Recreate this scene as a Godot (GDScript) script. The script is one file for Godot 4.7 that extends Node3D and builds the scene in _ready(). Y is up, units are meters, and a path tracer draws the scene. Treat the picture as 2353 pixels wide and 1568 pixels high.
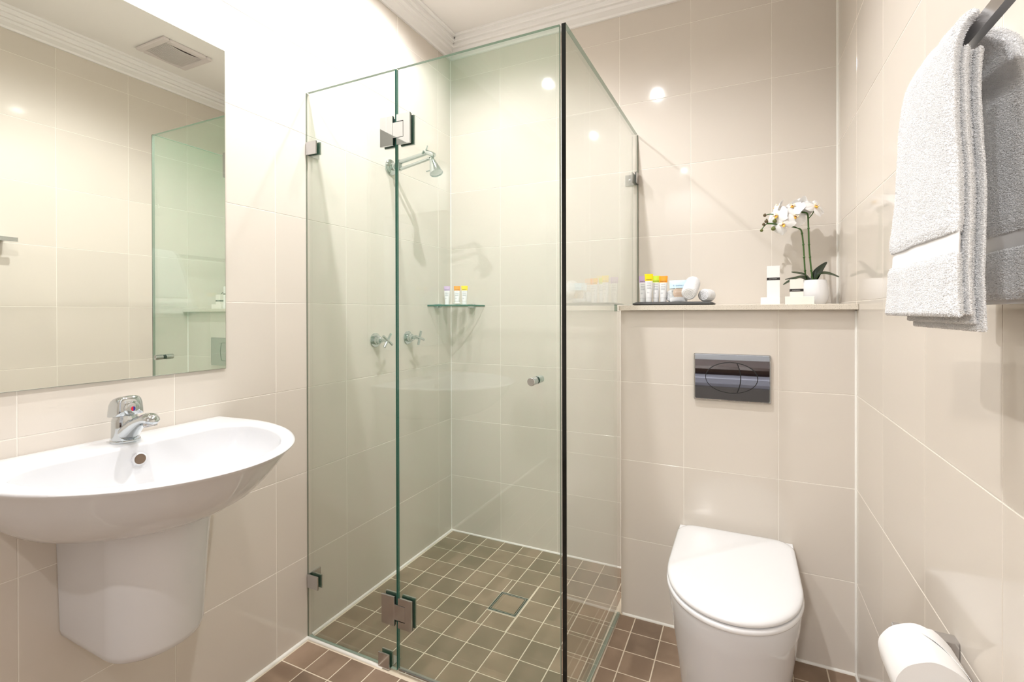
extends Node3D

const CAM := Vector3(1.4169, 1.16343, 2.10729)
const F_PX := 1078.7284
const W := 1.748          # right wall
const DEPTH := 3.15       # rear wall
const CEIL := 2.578
const YB := 2.39556       # topmost wall joint
const TH := 0.30          # wall tile pitch, up
const TW := 0.3063        # wall tile pitch, along
const ZG := 0.903         # front shower glass
const ZC := 0.317         # cistern wall face
const LEDGE_Y := 1.187

var MT := {}
var rng := RandomNumberGenerator.new()
var names := {}
var mesh_cache := {}
var holes := []

# ------------------------------------------------------------------ mesh building
class M:
	var v := PackedVector3Array()
	var uv := PackedVector2Array()
	var t := PackedInt32Array()

	func add(p: Vector3, u := Vector2.ZERO) -> int:
		v.append(p)
		uv.append(u)
		return v.size() - 1

	func tri(a: int, b: int, c: int) -> void:
		t.append(a); t.append(b); t.append(c)

	func quad(a: int, b: int, c: int, d: int) -> void:
		tri(a, b, c); tri(a, c, d)

	# rings of equal length; each ring closed; caps 0 none, 1 fan
	func loft(rings: Array, cap0 := true, cap1 := true) -> void:
		var n: int = rings[0].size()
		var base := v.size()
		var m := rings.size()
		for i in m:
			for k in n + 1:
				add(rings[i][k % n], Vector2(float(k) / n, float(i) / (m - 1)))
		for i in m - 1:
			for k in n:
				var a := base + i * (n + 1) + k
				quad(a, a + 1, a + n + 2, a + n + 1)
		for e in 2:
			if (e == 0 and not cap0) or (e == 1 and not cap1):
				continue
			var r = rings[0] if e == 0 else rings[m - 1]
			var c := Vector3.ZERO
			for p in r:
				c += p
			c /= n
			var ci := add(c, Vector2(0.5, float(e)))
			var s := v.size()
			for k in n:
				add(r[k], Vector2(float(k) / n, float(e)))
			for k in n:
				if e == 0:
					tri(ci, s + (k + 1) % n, s + k)
				else:
					tri(ci, s + k, s + (k + 1) % n)

	func volume() -> float:
		var s := 0.0
		for i in range(0, t.size(), 3):
			s += v[t[i]].dot(v[t[i + 1]].cross(v[t[i + 2]]))
		return s

	# open sheets keep their winding; closed ones are turned so that fronts run clockwise
	func make(crease := 40.0, closed := true) -> ArrayMesh:
		if closed and volume() > 0.0:
			for i in range(0, t.size(), 3):
				var k := t[i]
				t[i] = t[i + 1]
				t[i + 1] = k
		var nt := t.size() / 3
		var fn := PackedVector3Array()
		fn.resize(nt)
		var key := PackedInt32Array()
		key.resize(v.size())
		var ids := {}
		for i in v.size():
			var q := Vector3i((v[i] * 50000.0).round())
			if not ids.has(q):
				ids[q] = ids.size()
			key[i] = ids[q]
		var around := []
		around.resize(ids.size())
		for i in ids.size():
			around[i] = PackedInt32Array()
		for f in nt:
			var a := v[t[f * 3]]
			fn[f] = (v[t[f * 3 + 2]] - a).cross(v[t[f * 3 + 1]] - a)
			for j in 3:
				around[key[t[f * 3 + j]]].append(f)
		var c := cos(deg_to_rad(crease))
		var P := PackedVector3Array()
		var N := PackedVector3Array()
		var U := PackedVector2Array()
		for f in nt:
			var n0 := fn[f].normalized()
			if n0.length_squared() < 0.5:
				continue
			for j in 3:
				var i := t[f * 3 + j]
				var s := Vector3.ZERO
				for g in around[key[i]]:
					if n0.dot(fn[g].normalized()) >= c:
						s += fn[g]
				P.append(v[i])
				N.append(s.normalized() if s.length_squared() > 1e-24 else n0)
				U.append(uv[i])
		var arr := []
		arr.resize(Mesh.ARRAY_MAX)
		arr[Mesh.ARRAY_VERTEX] = P
		arr[Mesh.ARRAY_NORMAL] = N
		arr[Mesh.ARRAY_TEX_UV] = U
		var am := ArrayMesh.new()
		am.add_surface_from_arrays(Mesh.PRIMITIVE_TRIANGLES, arr)
		return am

func rounded_rect(hx: float, hy: float, r: float, seg := 3) -> PackedVector2Array:
	var out := PackedVector2Array()
	r = min(r, min(hx, hy))
	for q in 4:
		var cx := (hx - r) * (1 if q == 0 or q == 3 else -1)
		var cy := (hy - r) * (1 if q < 2 else -1)
		for k in seg + 1:
			var a := PI / 2 * (q + float(k) / seg)
			out.append(Vector2(cx + r * cos(a), cy + r * sin(a)))
	return out

# box with rounded vertical edges (along axis z of the section) and chamfered ends; size full, centre at origin
func bbox(size: Vector3, r := 0.001, at := Vector3.ZERO, seg := 2, into: M = null) -> M:
	var m := into if into else M.new()
	var h := size / 2
	r = min(r, min(h.x, min(h.y, h.z)))
	var rings := []
	for e in [[-1, 0.0], [-1, 1.0], [1, 1.0], [1, 0.0]]:
		var ring := PackedVector3Array()
		var k: float = r * (1.0 - e[1])
		var z: float = e[0] * (h.z - (r if e[1] == 1.0 else 0.0))
		for p in rounded_rect(h.x - k, h.y - k, max(r - k * 0.6, 1e-5), seg):
			ring.append(at + Vector3(p.x, p.y, z))
		rings.append(ring)
	m.loft(rings)
	return m

func circle(c: Vector3, ax: Vector3, r: float, n := 24) -> PackedVector3Array:
	var a := ax.normalized()
	var u := a.cross(Vector3.UP if absf(a.y) < 0.9 else Vector3.RIGHT).normalized()
	var w := a.cross(u)
	var out := PackedVector3Array()
	for k in n:
		var g := TAU * k / n
		out.append(c + (u * cos(g) + w * sin(g)) * r)
	return out

# turned shape along an axis: prof = [[distance along axis, radius], ...]
func lathe(o: Vector3, ax: Vector3, prof: Array, n := 28, into: M = null) -> M:
	var m := into if into else M.new()
	var rings := []
	for p in prof:
		rings.append(circle(o + ax.normalized() * p[0], ax, max(p[1], 1e-4), n))
	m.loft(rings)
	return m

func tube(pts: Array, rad: Array, n := 14, into: M = null) -> M:
	var m := into if into else M.new()
	var rings := []
	var u := Vector3.ZERO
	for i in pts.size():
		var d: Vector3 = (pts[min(i + 1, pts.size() - 1)] - pts[max(i - 1, 0)]).normalized()
		if u == Vector3.ZERO:
			u = d.cross(Vector3.UP if absf(d.y) < 0.9 else Vector3.RIGHT).normalized()
		u = (u - d * u.dot(d)).normalized()
		var w := d.cross(u)
		var r: float = rad[i] if i < rad.size() else rad[-1]
		var ring := PackedVector3Array()
		for k in n:
			var g := TAU * k / n
			ring.append(pts[i] + (u * cos(g) + w * sin(g)) * r)
		rings.append(ring)
	m.loft(rings)
	return m

func smooth_path(pts: Array, per := 6) -> Array:
	var c := Curve3D.new()
	for i in pts.size():
		var a: Vector3 = pts[max(i - 1, 0)]
		var b: Vector3 = pts[min(i + 1, pts.size() - 1)]
		var tg := (b - a) / 6.0
		c.add_point(pts[i], -tg, tg)
	var out := []
	for i in pts.size() - 1:
		for k in per:
			out.append(c.sample(i, float(k) / per))
	out.append(pts[-1])
	return out

# polygon in xy pushed out along z from z0 to z1
func extrude(poly: PackedVector2Array, z0: float, z1: float, into: M = null) -> M:
	var m := into if into else M.new()
	var n := poly.size()
	var idx := Geometry2D.triangulate_polygon(poly)
	var area := 0.0
	for k in n:
		area += poly[k].cross(poly[(k + 1) % n])
	var b := m.v.size()
	for z in [z0, z1]:
		for p in poly:
			m.add(Vector3(p.x, p.y, z), p)
	for i in range(0, idx.size(), 3):
		var x := idx[i]
		var y := idx[i + 1]
		var w := idx[i + 2]
		if (poly[y] - poly[x]).cross(poly[w] - poly[x]) < 0:
			var s := y
			y = w
			w = s
		m.tri(b + x, b + w, b + y)
		m.tri(b + n + x, b + n + y, b + n + w)
	for k in n:
		var j := (k + 1) % n
		if area > 0:
			m.quad(b + k, b + j, b + n + j, b + n + k)
		else:
			m.quad(b + j, b + k, b + n + k, b + n + j)
	return m

# ------------------------------------------------------------------ objects
func numbered(called: String) -> String:
	var k: int = names.get(called, 0)
	names[called] = k + 1
	return called if k == 0 else "%s_%03d" % [called, k]

func tag(o: Node, label: String, category := "", group := "") -> void:
	if label: o.set_meta("label", label)
	if category: o.set_meta("category", category)
	if group: o.set_meta("group", group)

func thing(called: String, label: String, category: String, at := Vector3.ZERO, group := "") -> Node3D:
	var o := Node3D.new()
	o.name = numbered(called)
	o.position = at
	tag(o, label, category, group)
	add_child(o)
	return o

func struct(called: String, label := "") -> Node3D:
	var o := Node3D.new()
	o.name = called
	o.set_meta("kind", "structure")
	if label: o.set_meta("label", label)
	add_child(o)
	return o

func part(called: String, mesh: Mesh, mat: Material, parent: Node, label := "") -> MeshInstance3D:
	var o := MeshInstance3D.new()
	o.name = called
	o.mesh = mesh
	o.material_override = null
	mesh.surface_set_material(0, mat) if mesh.surface_get_material(0) == null else o.set_surface_override_material(0, mat)
	o.cast_shadow = GeometryInstance3D.SHADOW_CASTING_SETTING_ON
	if label: o.set_meta("label", label)
	parent.add_child(o, true)
	return o

func lettering(txt: String, h: float, xf: Transform3D, mat: Material, parent: Node) -> void:
	var tm := TextMesh.new()
	var f := SystemFont.new()
	f.font_names = PackedStringArray(["Droid Sans"])
	tm.font = f
	tm.text = txt
	tm.font_size = 32
	tm.pixel_size = h / 23.0
	tm.depth = 0.0002
	tm.curve_step = 4.0
	tm.material = mat
	var o := MeshInstance3D.new()
	o.name = "lettering"
	o.mesh = tm
	o.transform = xf
	parent.add_child(o, true)

# ------------------------------------------------------------------ materials
func srgb(r: float, g: float, b: float) -> Color:
	return Color(r / 255.0, g / 255.0, b / 255.0)

func mat(c: Color, rough := 0.5, metal := 0.0, spec := 0.5) -> StandardMaterial3D:
	var m := StandardMaterial3D.new()
	m.albedo_color = c
	m.roughness = rough
	m.metallic = metal
	m.metallic_specular = spec
	return m

func noise_tex(freq: float, seed_: int, lo: Color, hi: Color, size := 512, oct := 4, normal := false) -> NoiseTexture2D:
	var n := FastNoiseLite.new()
	n.seed = seed_
	n.frequency = freq
	n.noise_type = FastNoiseLite.TYPE_SIMPLEX_SMOOTH
	n.fractal_octaves = oct
	var t := NoiseTexture2D.new()
	t.width = size
	t.height = size
	t.seamless = true
	t.noise = n
	if normal:
		t.as_normal_map = true
		t.bump_strength = 4.0
	else:
		var g := Gradient.new()
		g.colors = PackedColorArray([lo, hi])
		g.offsets = PackedFloat32Array([0.2, 0.8])
		t.color_ramp = g
	return t

func triplanar(m: StandardMaterial3D, scale: float) -> StandardMaterial3D:
	m.uv1_triplanar = true
	m.uv1_world_triplanar = true
	m.uv1_scale = Vector3.ONE * scale
	return m

func make_materials() -> void:
	# glazed wall tiles: a few slightly different tones
	var bump := noise_tex(0.004, 3, Color(0.45, 0.45, 0.45), Color(0.55, 0.55, 0.55), 512, 2)
	for i in 4:
		var k: float = [1.0, 0.992, 1.004, 0.985][i]
		var m := mat(Color(0.878 * k, 0.844 * k, 0.800 * k), 0.07, 0.0, 0.5)
		m.heightmap_enabled = true
		m.heightmap_scale = 0.05
		m.heightmap_texture = bump
		MT["wall%d" % i] = triplanar(m, 1.1)
	MT.grout = mat(srgb(244, 238, 228), 0.85)
	MT.floor_grout = mat(srgb(228, 214, 192), 0.9)
	var fbump := noise_tex(0.05, 12, Color(0.3, 0.3, 0.3), Color(0.7, 0.7, 0.7), 512, 4)
	for i in 6:
		var k: float = [1.0, 0.95, 1.05, 0.98, 1.02, 0.92][i]
		var m := mat(Color.WHITE, 0.42, 0.0, 0.4)
		m.albedo_texture = noise_tex(0.006, 40 + i, Color(0.55 * k, 0.465 * k, 0.39 * k), Color(0.62 * k, 0.53 * k, 0.45 * k), 256, 4)
		m.heightmap_enabled = true
		m.heightmap_scale = 0.02
		m.heightmap_texture = fbump
		MT["floor%d" % i] = triplanar(m, 3.3)
	MT.silicone = mat(srgb(245, 242, 234), 0.45)
	MT.ceiling = mat(srgb(251, 248, 245), 0.85)
	MT.cornice = mat(srgb(252, 250, 248), 0.7)
	MT.ceramic = mat(srgb(224, 224, 226), 0.06, 0.0, 0.55)
	MT.seat = mat(srgb(238, 238, 239), 0.16, 0.0, 0.5)
	MT.hole = mat(srgb(112, 92, 74), 0.5)
	MT.chrome = mat(Color(0.80, 0.82, 0.83), 0.03, 1.0)
	MT.satin = mat(Color(0.80, 0.80, 0.81), 0.18, 1.0)
	MT.plate = mat(Color(0.74, 0.75, 0.76), 0.015, 1.0)
	MT.dark = mat(srgb(26, 28, 28), 0.6)
	MT.mirror = mat(Color(0.955, 0.97, 0.945), 0.0, 1.0)
	MT.mirror_edge = mat(srgb(150, 150, 135), 0.25)
	var g := mat(Color(0.36, 0.74, 0.56, 0.075), 0.0, 0.0, 0.5)
	g.transparency = BaseMaterial3D.TRANSPARENCY_ALPHA
	MT.glass = g
	MT.glass_edge = mat(srgb(48, 100, 88), 0.12)
	MT.glass_seal = mat(srgb(120, 126, 110), 0.4)
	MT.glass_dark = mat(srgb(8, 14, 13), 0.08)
	MT.glass_rim = mat(srgb(150, 166, 152), 0.15)
	var film := mat(Color(0.9, 0.95, 0.97, 0.12), 0.05)
	film.transparency = BaseMaterial3D.TRANSPARENCY_ALPHA
	MT.film = film
	# engineered stone ledge: cream with fine specks
	var st := mat(Color.WHITE, 0.3)
	var sn := noise_tex(0.11, 21, Color(0.62, 0.57, 0.50), Color(0.88, 0.845, 0.785), 512, 2)
	sn.color_ramp.offsets = PackedFloat32Array([0.16, 0.26])
	st.albedo_texture = sn
	MT.stone = triplanar(st, 5.0)
	# terry
	var tb := noise_tex(0.16, 31, Color.BLACK, Color.WHITE, 512, 3)
	var te := mat(srgb(250, 250, 250), 0.95, 0.0, 0.2)
	te.heightmap_enabled = true
	te.heightmap_scale = 0.05
	te.heightmap_texture = tb
	MT.terry = triplanar(te, 11.0)
	var tf := te.duplicate()
	tf.heightmap_scale = 0.03
	MT.terry_fine = triplanar(tf, 22.0)
	var lo := mat(srgb(253, 253, 253), 0.95, 0.0, 0.1)
	lo.backlight_enabled = true
	lo.backlight = Color(0.5, 0.5, 0.5)
	MT.loops = lo
	MT.woven = mat(srgb(246, 245, 245), 0.9, 0.0, 0.2)
	MT.paper = mat(srgb(240, 238, 236), 0.95, 0.0, 0.1)
	var pe := noise_tex(0.05, 77, Color(0.84, 0.80, 0.76), Color(0.93, 0.905, 0.88), 256, 3)
	var pm := mat(Color.WHITE, 0.95, 0.0, 0.1)
	pm.albedo_texture = pe
	MT.paper_end = triplanar(pm, 14.0)
	MT.card = mat(srgb(186, 166, 140), 0.9)
	MT.slate = mat(srgb(70, 70, 70), 0.55)
	MT.tube_white = mat(srgb(240, 240, 240), 0.35)
	MT.lilac = mat(srgb(205, 178, 214), 0.35)
	MT.yellow = mat(srgb(255, 222, 0), 0.35)
	MT.lime = mat(srgb(205, 230, 60), 0.35)
	MT.orange = mat(srgb(255, 160, 20), 0.35)
	MT.blue_film = mat(srgb(208, 232, 242), 0.3)
	MT.soap = mat(srgb(222, 196, 168), 0.5)
	MT.print_grey = mat(srgb(140, 146, 152), 0.7)
	MT.print_dark = mat(srgb(58, 60, 66), 0.7)
	MT.print_blue = mat(srgb(40, 90, 150), 0.7)
	MT.print_warm = mat(srgb(190, 150, 124), 0.7)
	MT.print_white = mat(srgb(230, 230, 230), 0.7)
	MT.box_white = mat(srgb(246, 245, 243), 0.6)
	MT.box_cream = mat(srgb(246, 240, 232), 0.6)
	MT.band = mat(srgb(42, 38, 37), 0.5)
	MT.pot = mat(srgb(244, 244, 245), 0.55)
	var pl := mat(srgb(250, 249, 248), 0.6)
	pl.backlight_enabled = true
	pl.backlight = Color(0.3, 0.3, 0.29)
	MT.petal = pl
	MT.lip = mat(srgb(250, 196, 70), 0.6)
	MT.lip_pale = mat(srgb(250, 236, 205), 0.6)
	MT.lip_red = mat(srgb(150, 70, 50), 0.6)
	MT.stem = mat(srgb(62, 98, 40), 0.45)
	MT.leaf = mat(srgb(34, 58, 26), 0.32)
	MT.leaf_dark = mat(srgb(22, 36, 18), 0.35)
	MT.bud = mat(srgb(98, 84, 56), 0.5)
	MT.bud_green = mat(srgb(104, 112, 56), 0.5)
	MT.bark = mat(srgb(60, 48, 36), 0.9)
	MT.red = mat(srgb(214, 28, 50), 0.3)
	MT.blue = mat(srgb(30, 40, 140), 0.3)
	MT.fan = mat(srgb(226, 218, 216), 0.5)
	MT.fan_dark = mat(srgb(122, 112, 112), 0.7)
	var lamp := mat(Color.WHITE, 0.5)
	lamp.emission_enabled = true
	lamp.emission = Color(1.0, 0.965, 0.91)
	lamp.emission_energy_multiplier = LAMP_GLOW
	MT.lamp = lamp
	MT.bed_white = mat(srgb(208, 210, 228), 0.9)
	MT.bed_wood = mat(srgb(66, 44, 34), 0.5)
	MT.bed_wall = mat(srgb(236, 236, 236), 0.9)
	MT.carpet = mat(srgb(140, 134, 130), 0.95)

const GAP := 0.0020
const LAMP_GLOW := 160.0
const LIGHT_COL := Color(0.98, 0.985, 1.0)

# ------------------------------------------------------------------ tiles
func tile_mesh(w: float, h: float, thick: float, ch: float) -> ArrayMesh:
	var key := "%d_%d_%d" % [roundi(w * 10000), roundi(h * 10000), roundi(thick * 100000)]
	if mesh_cache.has(key):
		return mesh_cache[key]
	var m := M.new()
	var rings := []
	for e in [[0.0, -thick], [0.0, -ch], [ch, 0.0]]:
		var ring := PackedVector3Array()
		for s in [[-1, -1], [1, -1], [1, 1], [-1, 1]]:
			ring.append(Vector3(s[0] * (w / 2 - e[0]), s[1] * (h / 2 - e[0]), e[1]))
		rings.append(ring)
	m.loft(rings, false, true)
	if m.volume() > 0.0:
		for i in range(0, m.t.size(), 3):
			var k := m.t[i]
			m.t[i] = m.t[i + 1]
			m.t[i + 1] = k
	var am := m.make(20.0, false)
	mesh_cache[key] = am
	return am

func joints(first: float, pitch: float, lo: float, hi: float) -> Array:
	var out := [lo]
	var a := first
	while a - pitch > lo:
		a -= pitch
	while a <= lo + 0.004:
		a += pitch
	while a < hi - 0.004:
		out.append(a)
		a += pitch
	out.append(hi)
	return out

# rectangles [u0,v0,u1,v1] laid on plane o + u*U + v*V
func lay(parent: Node3D, o: Vector3, U: Vector3, V: Vector3, us: Array, vs: Array, gap: float, thick: float, prefix: String, kinds: int, skip: Array = []) -> void:
	var N := U.cross(V)
	for i in us.size() - 1:
		for j in vs.size() - 1:
			var list := [[us[i], vs[j], us[i + 1], vs[j + 1]]]
			for s in skip:
				var nxt := []
				for r in list:
					if r[2] <= s[0] or r[0] >= s[2] or r[3] <= s[1] or r[1] >= s[3]:
						nxt.append(r)
						continue
					if r[0] < s[0]: nxt.append([r[0], r[1], s[0], r[3]])
					if r[2] > s[2]: nxt.append([s[2], r[1], r[2], r[3]])
					var a: float = max(r[0], s[0])
					var b: float = min(r[2], s[2])
					if r[1] < s[1]: nxt.append([a, r[1], b, s[1]])
					if r[3] > s[3]: nxt.append([a, s[3], b, r[3]])
				list = nxt
			for r in list:
				var w: float = r[2] - r[0] - gap
				var h: float = r[3] - r[1] - gap
				if w < 0.006 or h < 0.006:
					continue
				var mi := MeshInstance3D.new()
				mi.name = "tile"
				mi.mesh = tile_mesh(w, h, thick, 0.0007)
				mi.set_surface_override_material(0, MT[prefix + str(rng.randi() % kinds)])
				var tilt := 0.0011
				var B := Basis(U, V, N) * Basis.from_euler(Vector3(rng.randf_range(-tilt, tilt), rng.randf_range(-tilt, tilt), 0))
				mi.transform = Transform3D(B, o + U * (r[0] + r[2]) / 2 + V * (r[1] + r[3]) / 2)
				parent.add_child(mi, true)

func slab(called: String, lo: Vector3, hi: Vector3, m: Material, parent: Node) -> MeshInstance3D:
	var b := BoxMesh.new()
	b.size = hi - lo
	var o := MeshInstance3D.new()
	o.name = called
	o.mesh = b
	o.position = (lo + hi) / 2
	b.material = m
	parent.add_child(o, true)
	return o

# ------------------------------------------------------------------ main
func _ready() -> void:
	rng.seed = 7
	var cam := Camera3D.new()
	cam.name = "camera"
	add_child(cam)
	cam.transform = Transform3D(Basis(Vector3.UP, 0.42406854) * Basis(Vector3.RIGHT, -0.00303702) * Basis(Vector3.BACK, -0.00218004), CAM)
	var near := 0.05
	cam.set_frustum(1568.0 / F_PX * near, Vector2((1176.5 - 1219.2637) / F_PX, -(784.0 - 720.471) / F_PX) * near, near, 30.0)
	cam.current = true
	var env := Environment.new()
	env.background_mode = Environment.BG_COLOR
	env.background_color = Color(0.02, 0.02, 0.02)
	env.tonemap_mode = Environment.TONE_MAPPER_LINEAR
	env.tonemap_exposure = 1.0
	env.sdfgi_enabled = true
	env.ssao_enabled = true
	env.ssil_enabled = true
	var we := WorldEnvironment.new()
	we.name = "environment"
	we.environment = env
	add_child(we)
	make_materials()
	downlight(Vector3(0.325, CEIL, 1.56), 0.92, "white recessed downlight in the ceiling above the wash basin")
	downlight(Vector3(0.315, CEIL, 0.60), 0.80, "white recessed downlight in the ceiling inside the shower cubicle")
	downlight(Vector3(0.91, CEIL, 1.03), 1.45, "white recessed downlight in the middle of the bathroom ceiling")
	downlight(Vector3(0.88, CEIL, 2.85), 0.80, "white recessed downlight in the ceiling behind the camera near the doorway")
	room()
	bedroom()
	shower_screen()
	shower_fittings()
	mirror_and_basin()
	ledge_things()
	toilet()
	towel()
	paper_roll()
	ceiling_fan()

func downlight(at: Vector3, energy: float, label: String) -> void:
	# sunk into its hole in the ceiling: trim ring, white reflector wall, glowing face, and the light just in front of it
	var t := thing("downlight", label, "downlight", at, "recessed ceiling downlights")
	var rf := M.new()
	var rings := []
	for q in [[0.0, 0.0445], [0.0, 0.056], [-0.003, 0.056], [-0.005, 0.052], [-0.005, 0.0455], [0.0, 0.0445]]:
		rings.append(circle(Vector3.UP * q[0], Vector3.UP, q[1], 36))
	rf.loft(rings, false, false)
	part("trim_ring", rf.make(30), MT.cornice, t)
	rf = M.new()
	rings = []
	for q in [[0.0, 0.0435], [0.042, 0.042], [0.042, 0.0445], [0.0, 0.0445]]:
		rings.append(circle(Vector3.UP * q[0], Vector3.UP, q[1], 28))
	rf.loft(rings, false, false)
	part("reflector", rf.make(30), MT.cornice, t)
	part("lamp", lathe(Vector3(0, 0.039, 0), Vector3.DOWN, [[0.0, 0.0415], [0.003, 0.0415]]).make(), MT.lamp, t, "glowing lamp face")
	var l := SpotLight3D.new()
	l.name = "lamp_light"
	l.position = Vector3(0, 0.0185, 0)
	l.rotation.x = -PI / 2
	l.light_energy = energy
	l.light_color = LIGHT_COL
	l.light_size = 0.016
	l.spot_angle = 80.0
	l.spot_angle_attenuation = 0.5
	l.spot_range = 8.0
	l.spot_attenuation = 2.0
	l.shadow_enabled = true
	t.add_child(l)
	holes.append(at)

func room() -> void:
	var E := 0.0007
	# left wall
	var wl := struct("wall_left")
	slab("grout", Vector3(-0.12, -0.1, -0.12), Vector3(-E, 2.7, DEPTH + 0.1), MT.grout, wl)
	var vs := joints(YB, TH, 0.0, 2.52)
	lay(wl, Vector3.ZERO, Vector3.FORWARD, Vector3.UP, joints(-0.1126, TW, -DEPTH, 0.0), vs, GAP, 0.0022, "wall", 4)
	# back wall
	var wb := struct("wall_back")
	slab("grout", Vector3(-E, -0.1, -0.12), Vector3(W + E, 2.7, -E), MT.grout, wb)
	var us := joints(0.2975, TW, 0.0, W)
	lay(wb, Vector3.ZERO, Vector3.RIGHT, Vector3.UP, us, vs, GAP, 0.0022, "wall", 4, [[0.99, -1, 2, 1.166]])
	# right wall
	var wr := struct("wall_right")
	slab("grout", Vector3(W + E, -0.1, -0.12), Vector3(W + 0.12, 2.7, DEPTH + 0.1), MT.grout, wr)
	lay(wr, Vector3(W, 0, 0), Vector3.BACK, Vector3.UP, joints(0.0132, TW, 0.0, DEPTH), vs, GAP, 0.0022, "wall", 4, [[-1, -1, ZC, 1.166]])
	# cistern half wall under the ledge
	var wc := struct("wall_cistern")
	slab("grout", Vector3(0.9905, 0, 0), Vector3(W, 1.168, ZC - E), MT.grout, wc)
	lay(wc, Vector3(0, 0, ZC), Vector3.RIGHT, Vector3.UP, [0.9895, 1.2206, 1.5269, W], joints(YB, TH, 0.0, 1.168), GAP, 0.0022, "wall", 4)
	lay(wc, Vector3(0.989, 0, 0), Vector3.BACK, Vector3.UP, [0.0, ZC], joints(YB, TH, 0.0, 1.168), GAP, 0.0022, "wall", 4)
	# rear wall with a doorway
	var wn := struct("wall_rear")
	slab("plaster", Vector3(-E, -0.1, DEPTH), Vector3(0.62, 2.7, DEPTH + 0.1), MT.bed_wall, wn)
	slab("plaster", Vector3(1.66, -0.1, DEPTH), Vector3(W + E, 2.7, DEPTH + 0.1), MT.bed_wall, wn)
	slab("plaster", Vector3(0.62, 2.06, DEPTH), Vector3(1.66, 2.7, DEPTH + 0.1), MT.bed_wall, wn)
	lay(wn, Vector3(0, 0, DEPTH - 0.001), Vector3.LEFT, Vector3.UP, joints(-0.6, TW, -0.62, 0.0), vs, GAP, 0.0022, "wall", 4)
	# floor
	var fl := struct("floor")
	slab("grout", Vector3(-0.1, -0.1, -0.1), Vector3(W + 0.1, -0.0012, DEPTH + 0.1), MT.floor_grout, fl)
	var fx := joints(0.0118, 0.10337, 0.004, W - 0.004)
	lay(fl, Vector3.ZERO, Vector3.RIGHT, Vector3.FORWARD, fx, joints(-0.4095, 0.1022, -DEPTH, -0.3225), 0.0042, 0.002, "floor", 6, [[-1, -0.917, 0.9865, 0.1]])
	var fs := struct("floor_shower")
	var sx := fx.filter(func(a): return a < 0.97) + [0.9675]
	lay(fs, Vector3.ZERO, Vector3.RIGHT, Vector3.FORWARD, sx, joints(-0.0795, 0.1029, -0.893, -0.005), 0.0042, 0.002, "floor", 6, [[0.5035, -0.5085, 0.6285, -0.38]])
	# ceiling and stepped cornice
	var ce := struct("ceiling")
	var slabbed := CSGBox3D.new()
	slabbed.name = "plaster"
	slabbed.size = Vector3(W + 0.2, 0.12, DEPTH + 0.2)
	slabbed.position = Vector3(W / 2, CEIL + 0.06, DEPTH / 2)
	slabbed.material = MT.ceiling
	ce.add_child(slabbed)
	for h in holes:
		var cy := CSGCylinder3D.new()
		cy.name = "lamp_hole"
		cy.operation = CSGShape3D.OPERATION_SUBTRACTION
		cy.radius = 0.046
		cy.height = 0.09
		cy.sides = 32
		cy.position = h - slabbed.position
		cy.material = MT.ceiling
		slabbed.add_child(cy, true)
	var prof := PackedVector2Array([Vector2(0, 2.499), Vector2(0.010, 2.499), Vector2(0.014, 2.508), Vector2(0.036, 2.520), Vector2(0.040, 2.531), Vector2(0.054, 2.531), Vector2(0.058, 2.535), Vector2(0.058, 2.549), Vector2(0.071, 2.549), Vector2(0.074, 2.553), Vector2(0.074, 2.568), Vector2(0.088, 2.568), Vector2(0.091, 2.571), Vector2(0.091, 2.579), Vector2(0, 2.579)])
	var ways := [[Vector3(0, 0, 0), Vector3(1, 0, 1), Vector3(W, 0, 0), Vector3(-1, 0, 1)], [Vector3(W, 0, 0), Vector3(-1, 0, 1), Vector3(W, 0, DEPTH), Vector3(-1, 0, -1)], [Vector3(W, 0, DEPTH), Vector3(-1, 0, -1), Vector3(0, 0, DEPTH), Vector3(1, 0, -1)], [Vector3(0, 0, DEPTH), Vector3(1, 0, -1), Vector3(0, 0, 0), Vector3(1, 0, 1)]]
	var nm := ["trim_back", "trim_right", "trim_rear", "trim_left"]
	for i in 4:
		var m := M.new()
		var rings := []
		for e in 2:
			var ring := PackedVector3Array()
			for p in prof:
				ring.append(ways[i][e * 2] + ways[i][e * 2 + 1] * p.x + Vector3.UP * p.y)
			rings.append(ring)
		m.loft(rings)
		var o := part(nm[i], m.make(30.0), MT.cornice, self)
		o.set_meta("kind", "structure")
	# silicone and grout beads in the corners
	var beads := [
		[Vector3(0, 0, 0), Vector3(0, 2.5, 0), 0.0035], [Vector3(W, LEDGE_Y, 0), Vector3(W, 2.5, 0), 0.006], [Vector3(W, 0, ZC), Vector3(W, 1.165, ZC), 0.005],
		[Vector3(0, 0, 0), Vector3(0, 0, ZG - 0.01), 0.007], [Vector3(0, 0, 0), Vector3(0.988, 0, 0), 0.006], [Vector3(0.995, 0, ZC), Vector3(W, 0, ZC), 0.006],
		[Vector3(0, 0, ZG + 0.008), Vector3(0, 0, DEPTH), 0.008], [Vector3(W, 0, ZC), Vector3(W, 0, DEPTH), 0.006], [Vector3(0.0, 0, ZG + 0.008), Vector3(0.345, 0, ZG + 0.008), 0.006]]
	for i in beads.size():
		var b = beads[i]
		var o := part("trim_%d" % (i + 5), tube([b[0], b[1]], [b[2], b[2]], 12).make(), MT.silicone, self)
		o.set_meta("kind", "structure")

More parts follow.
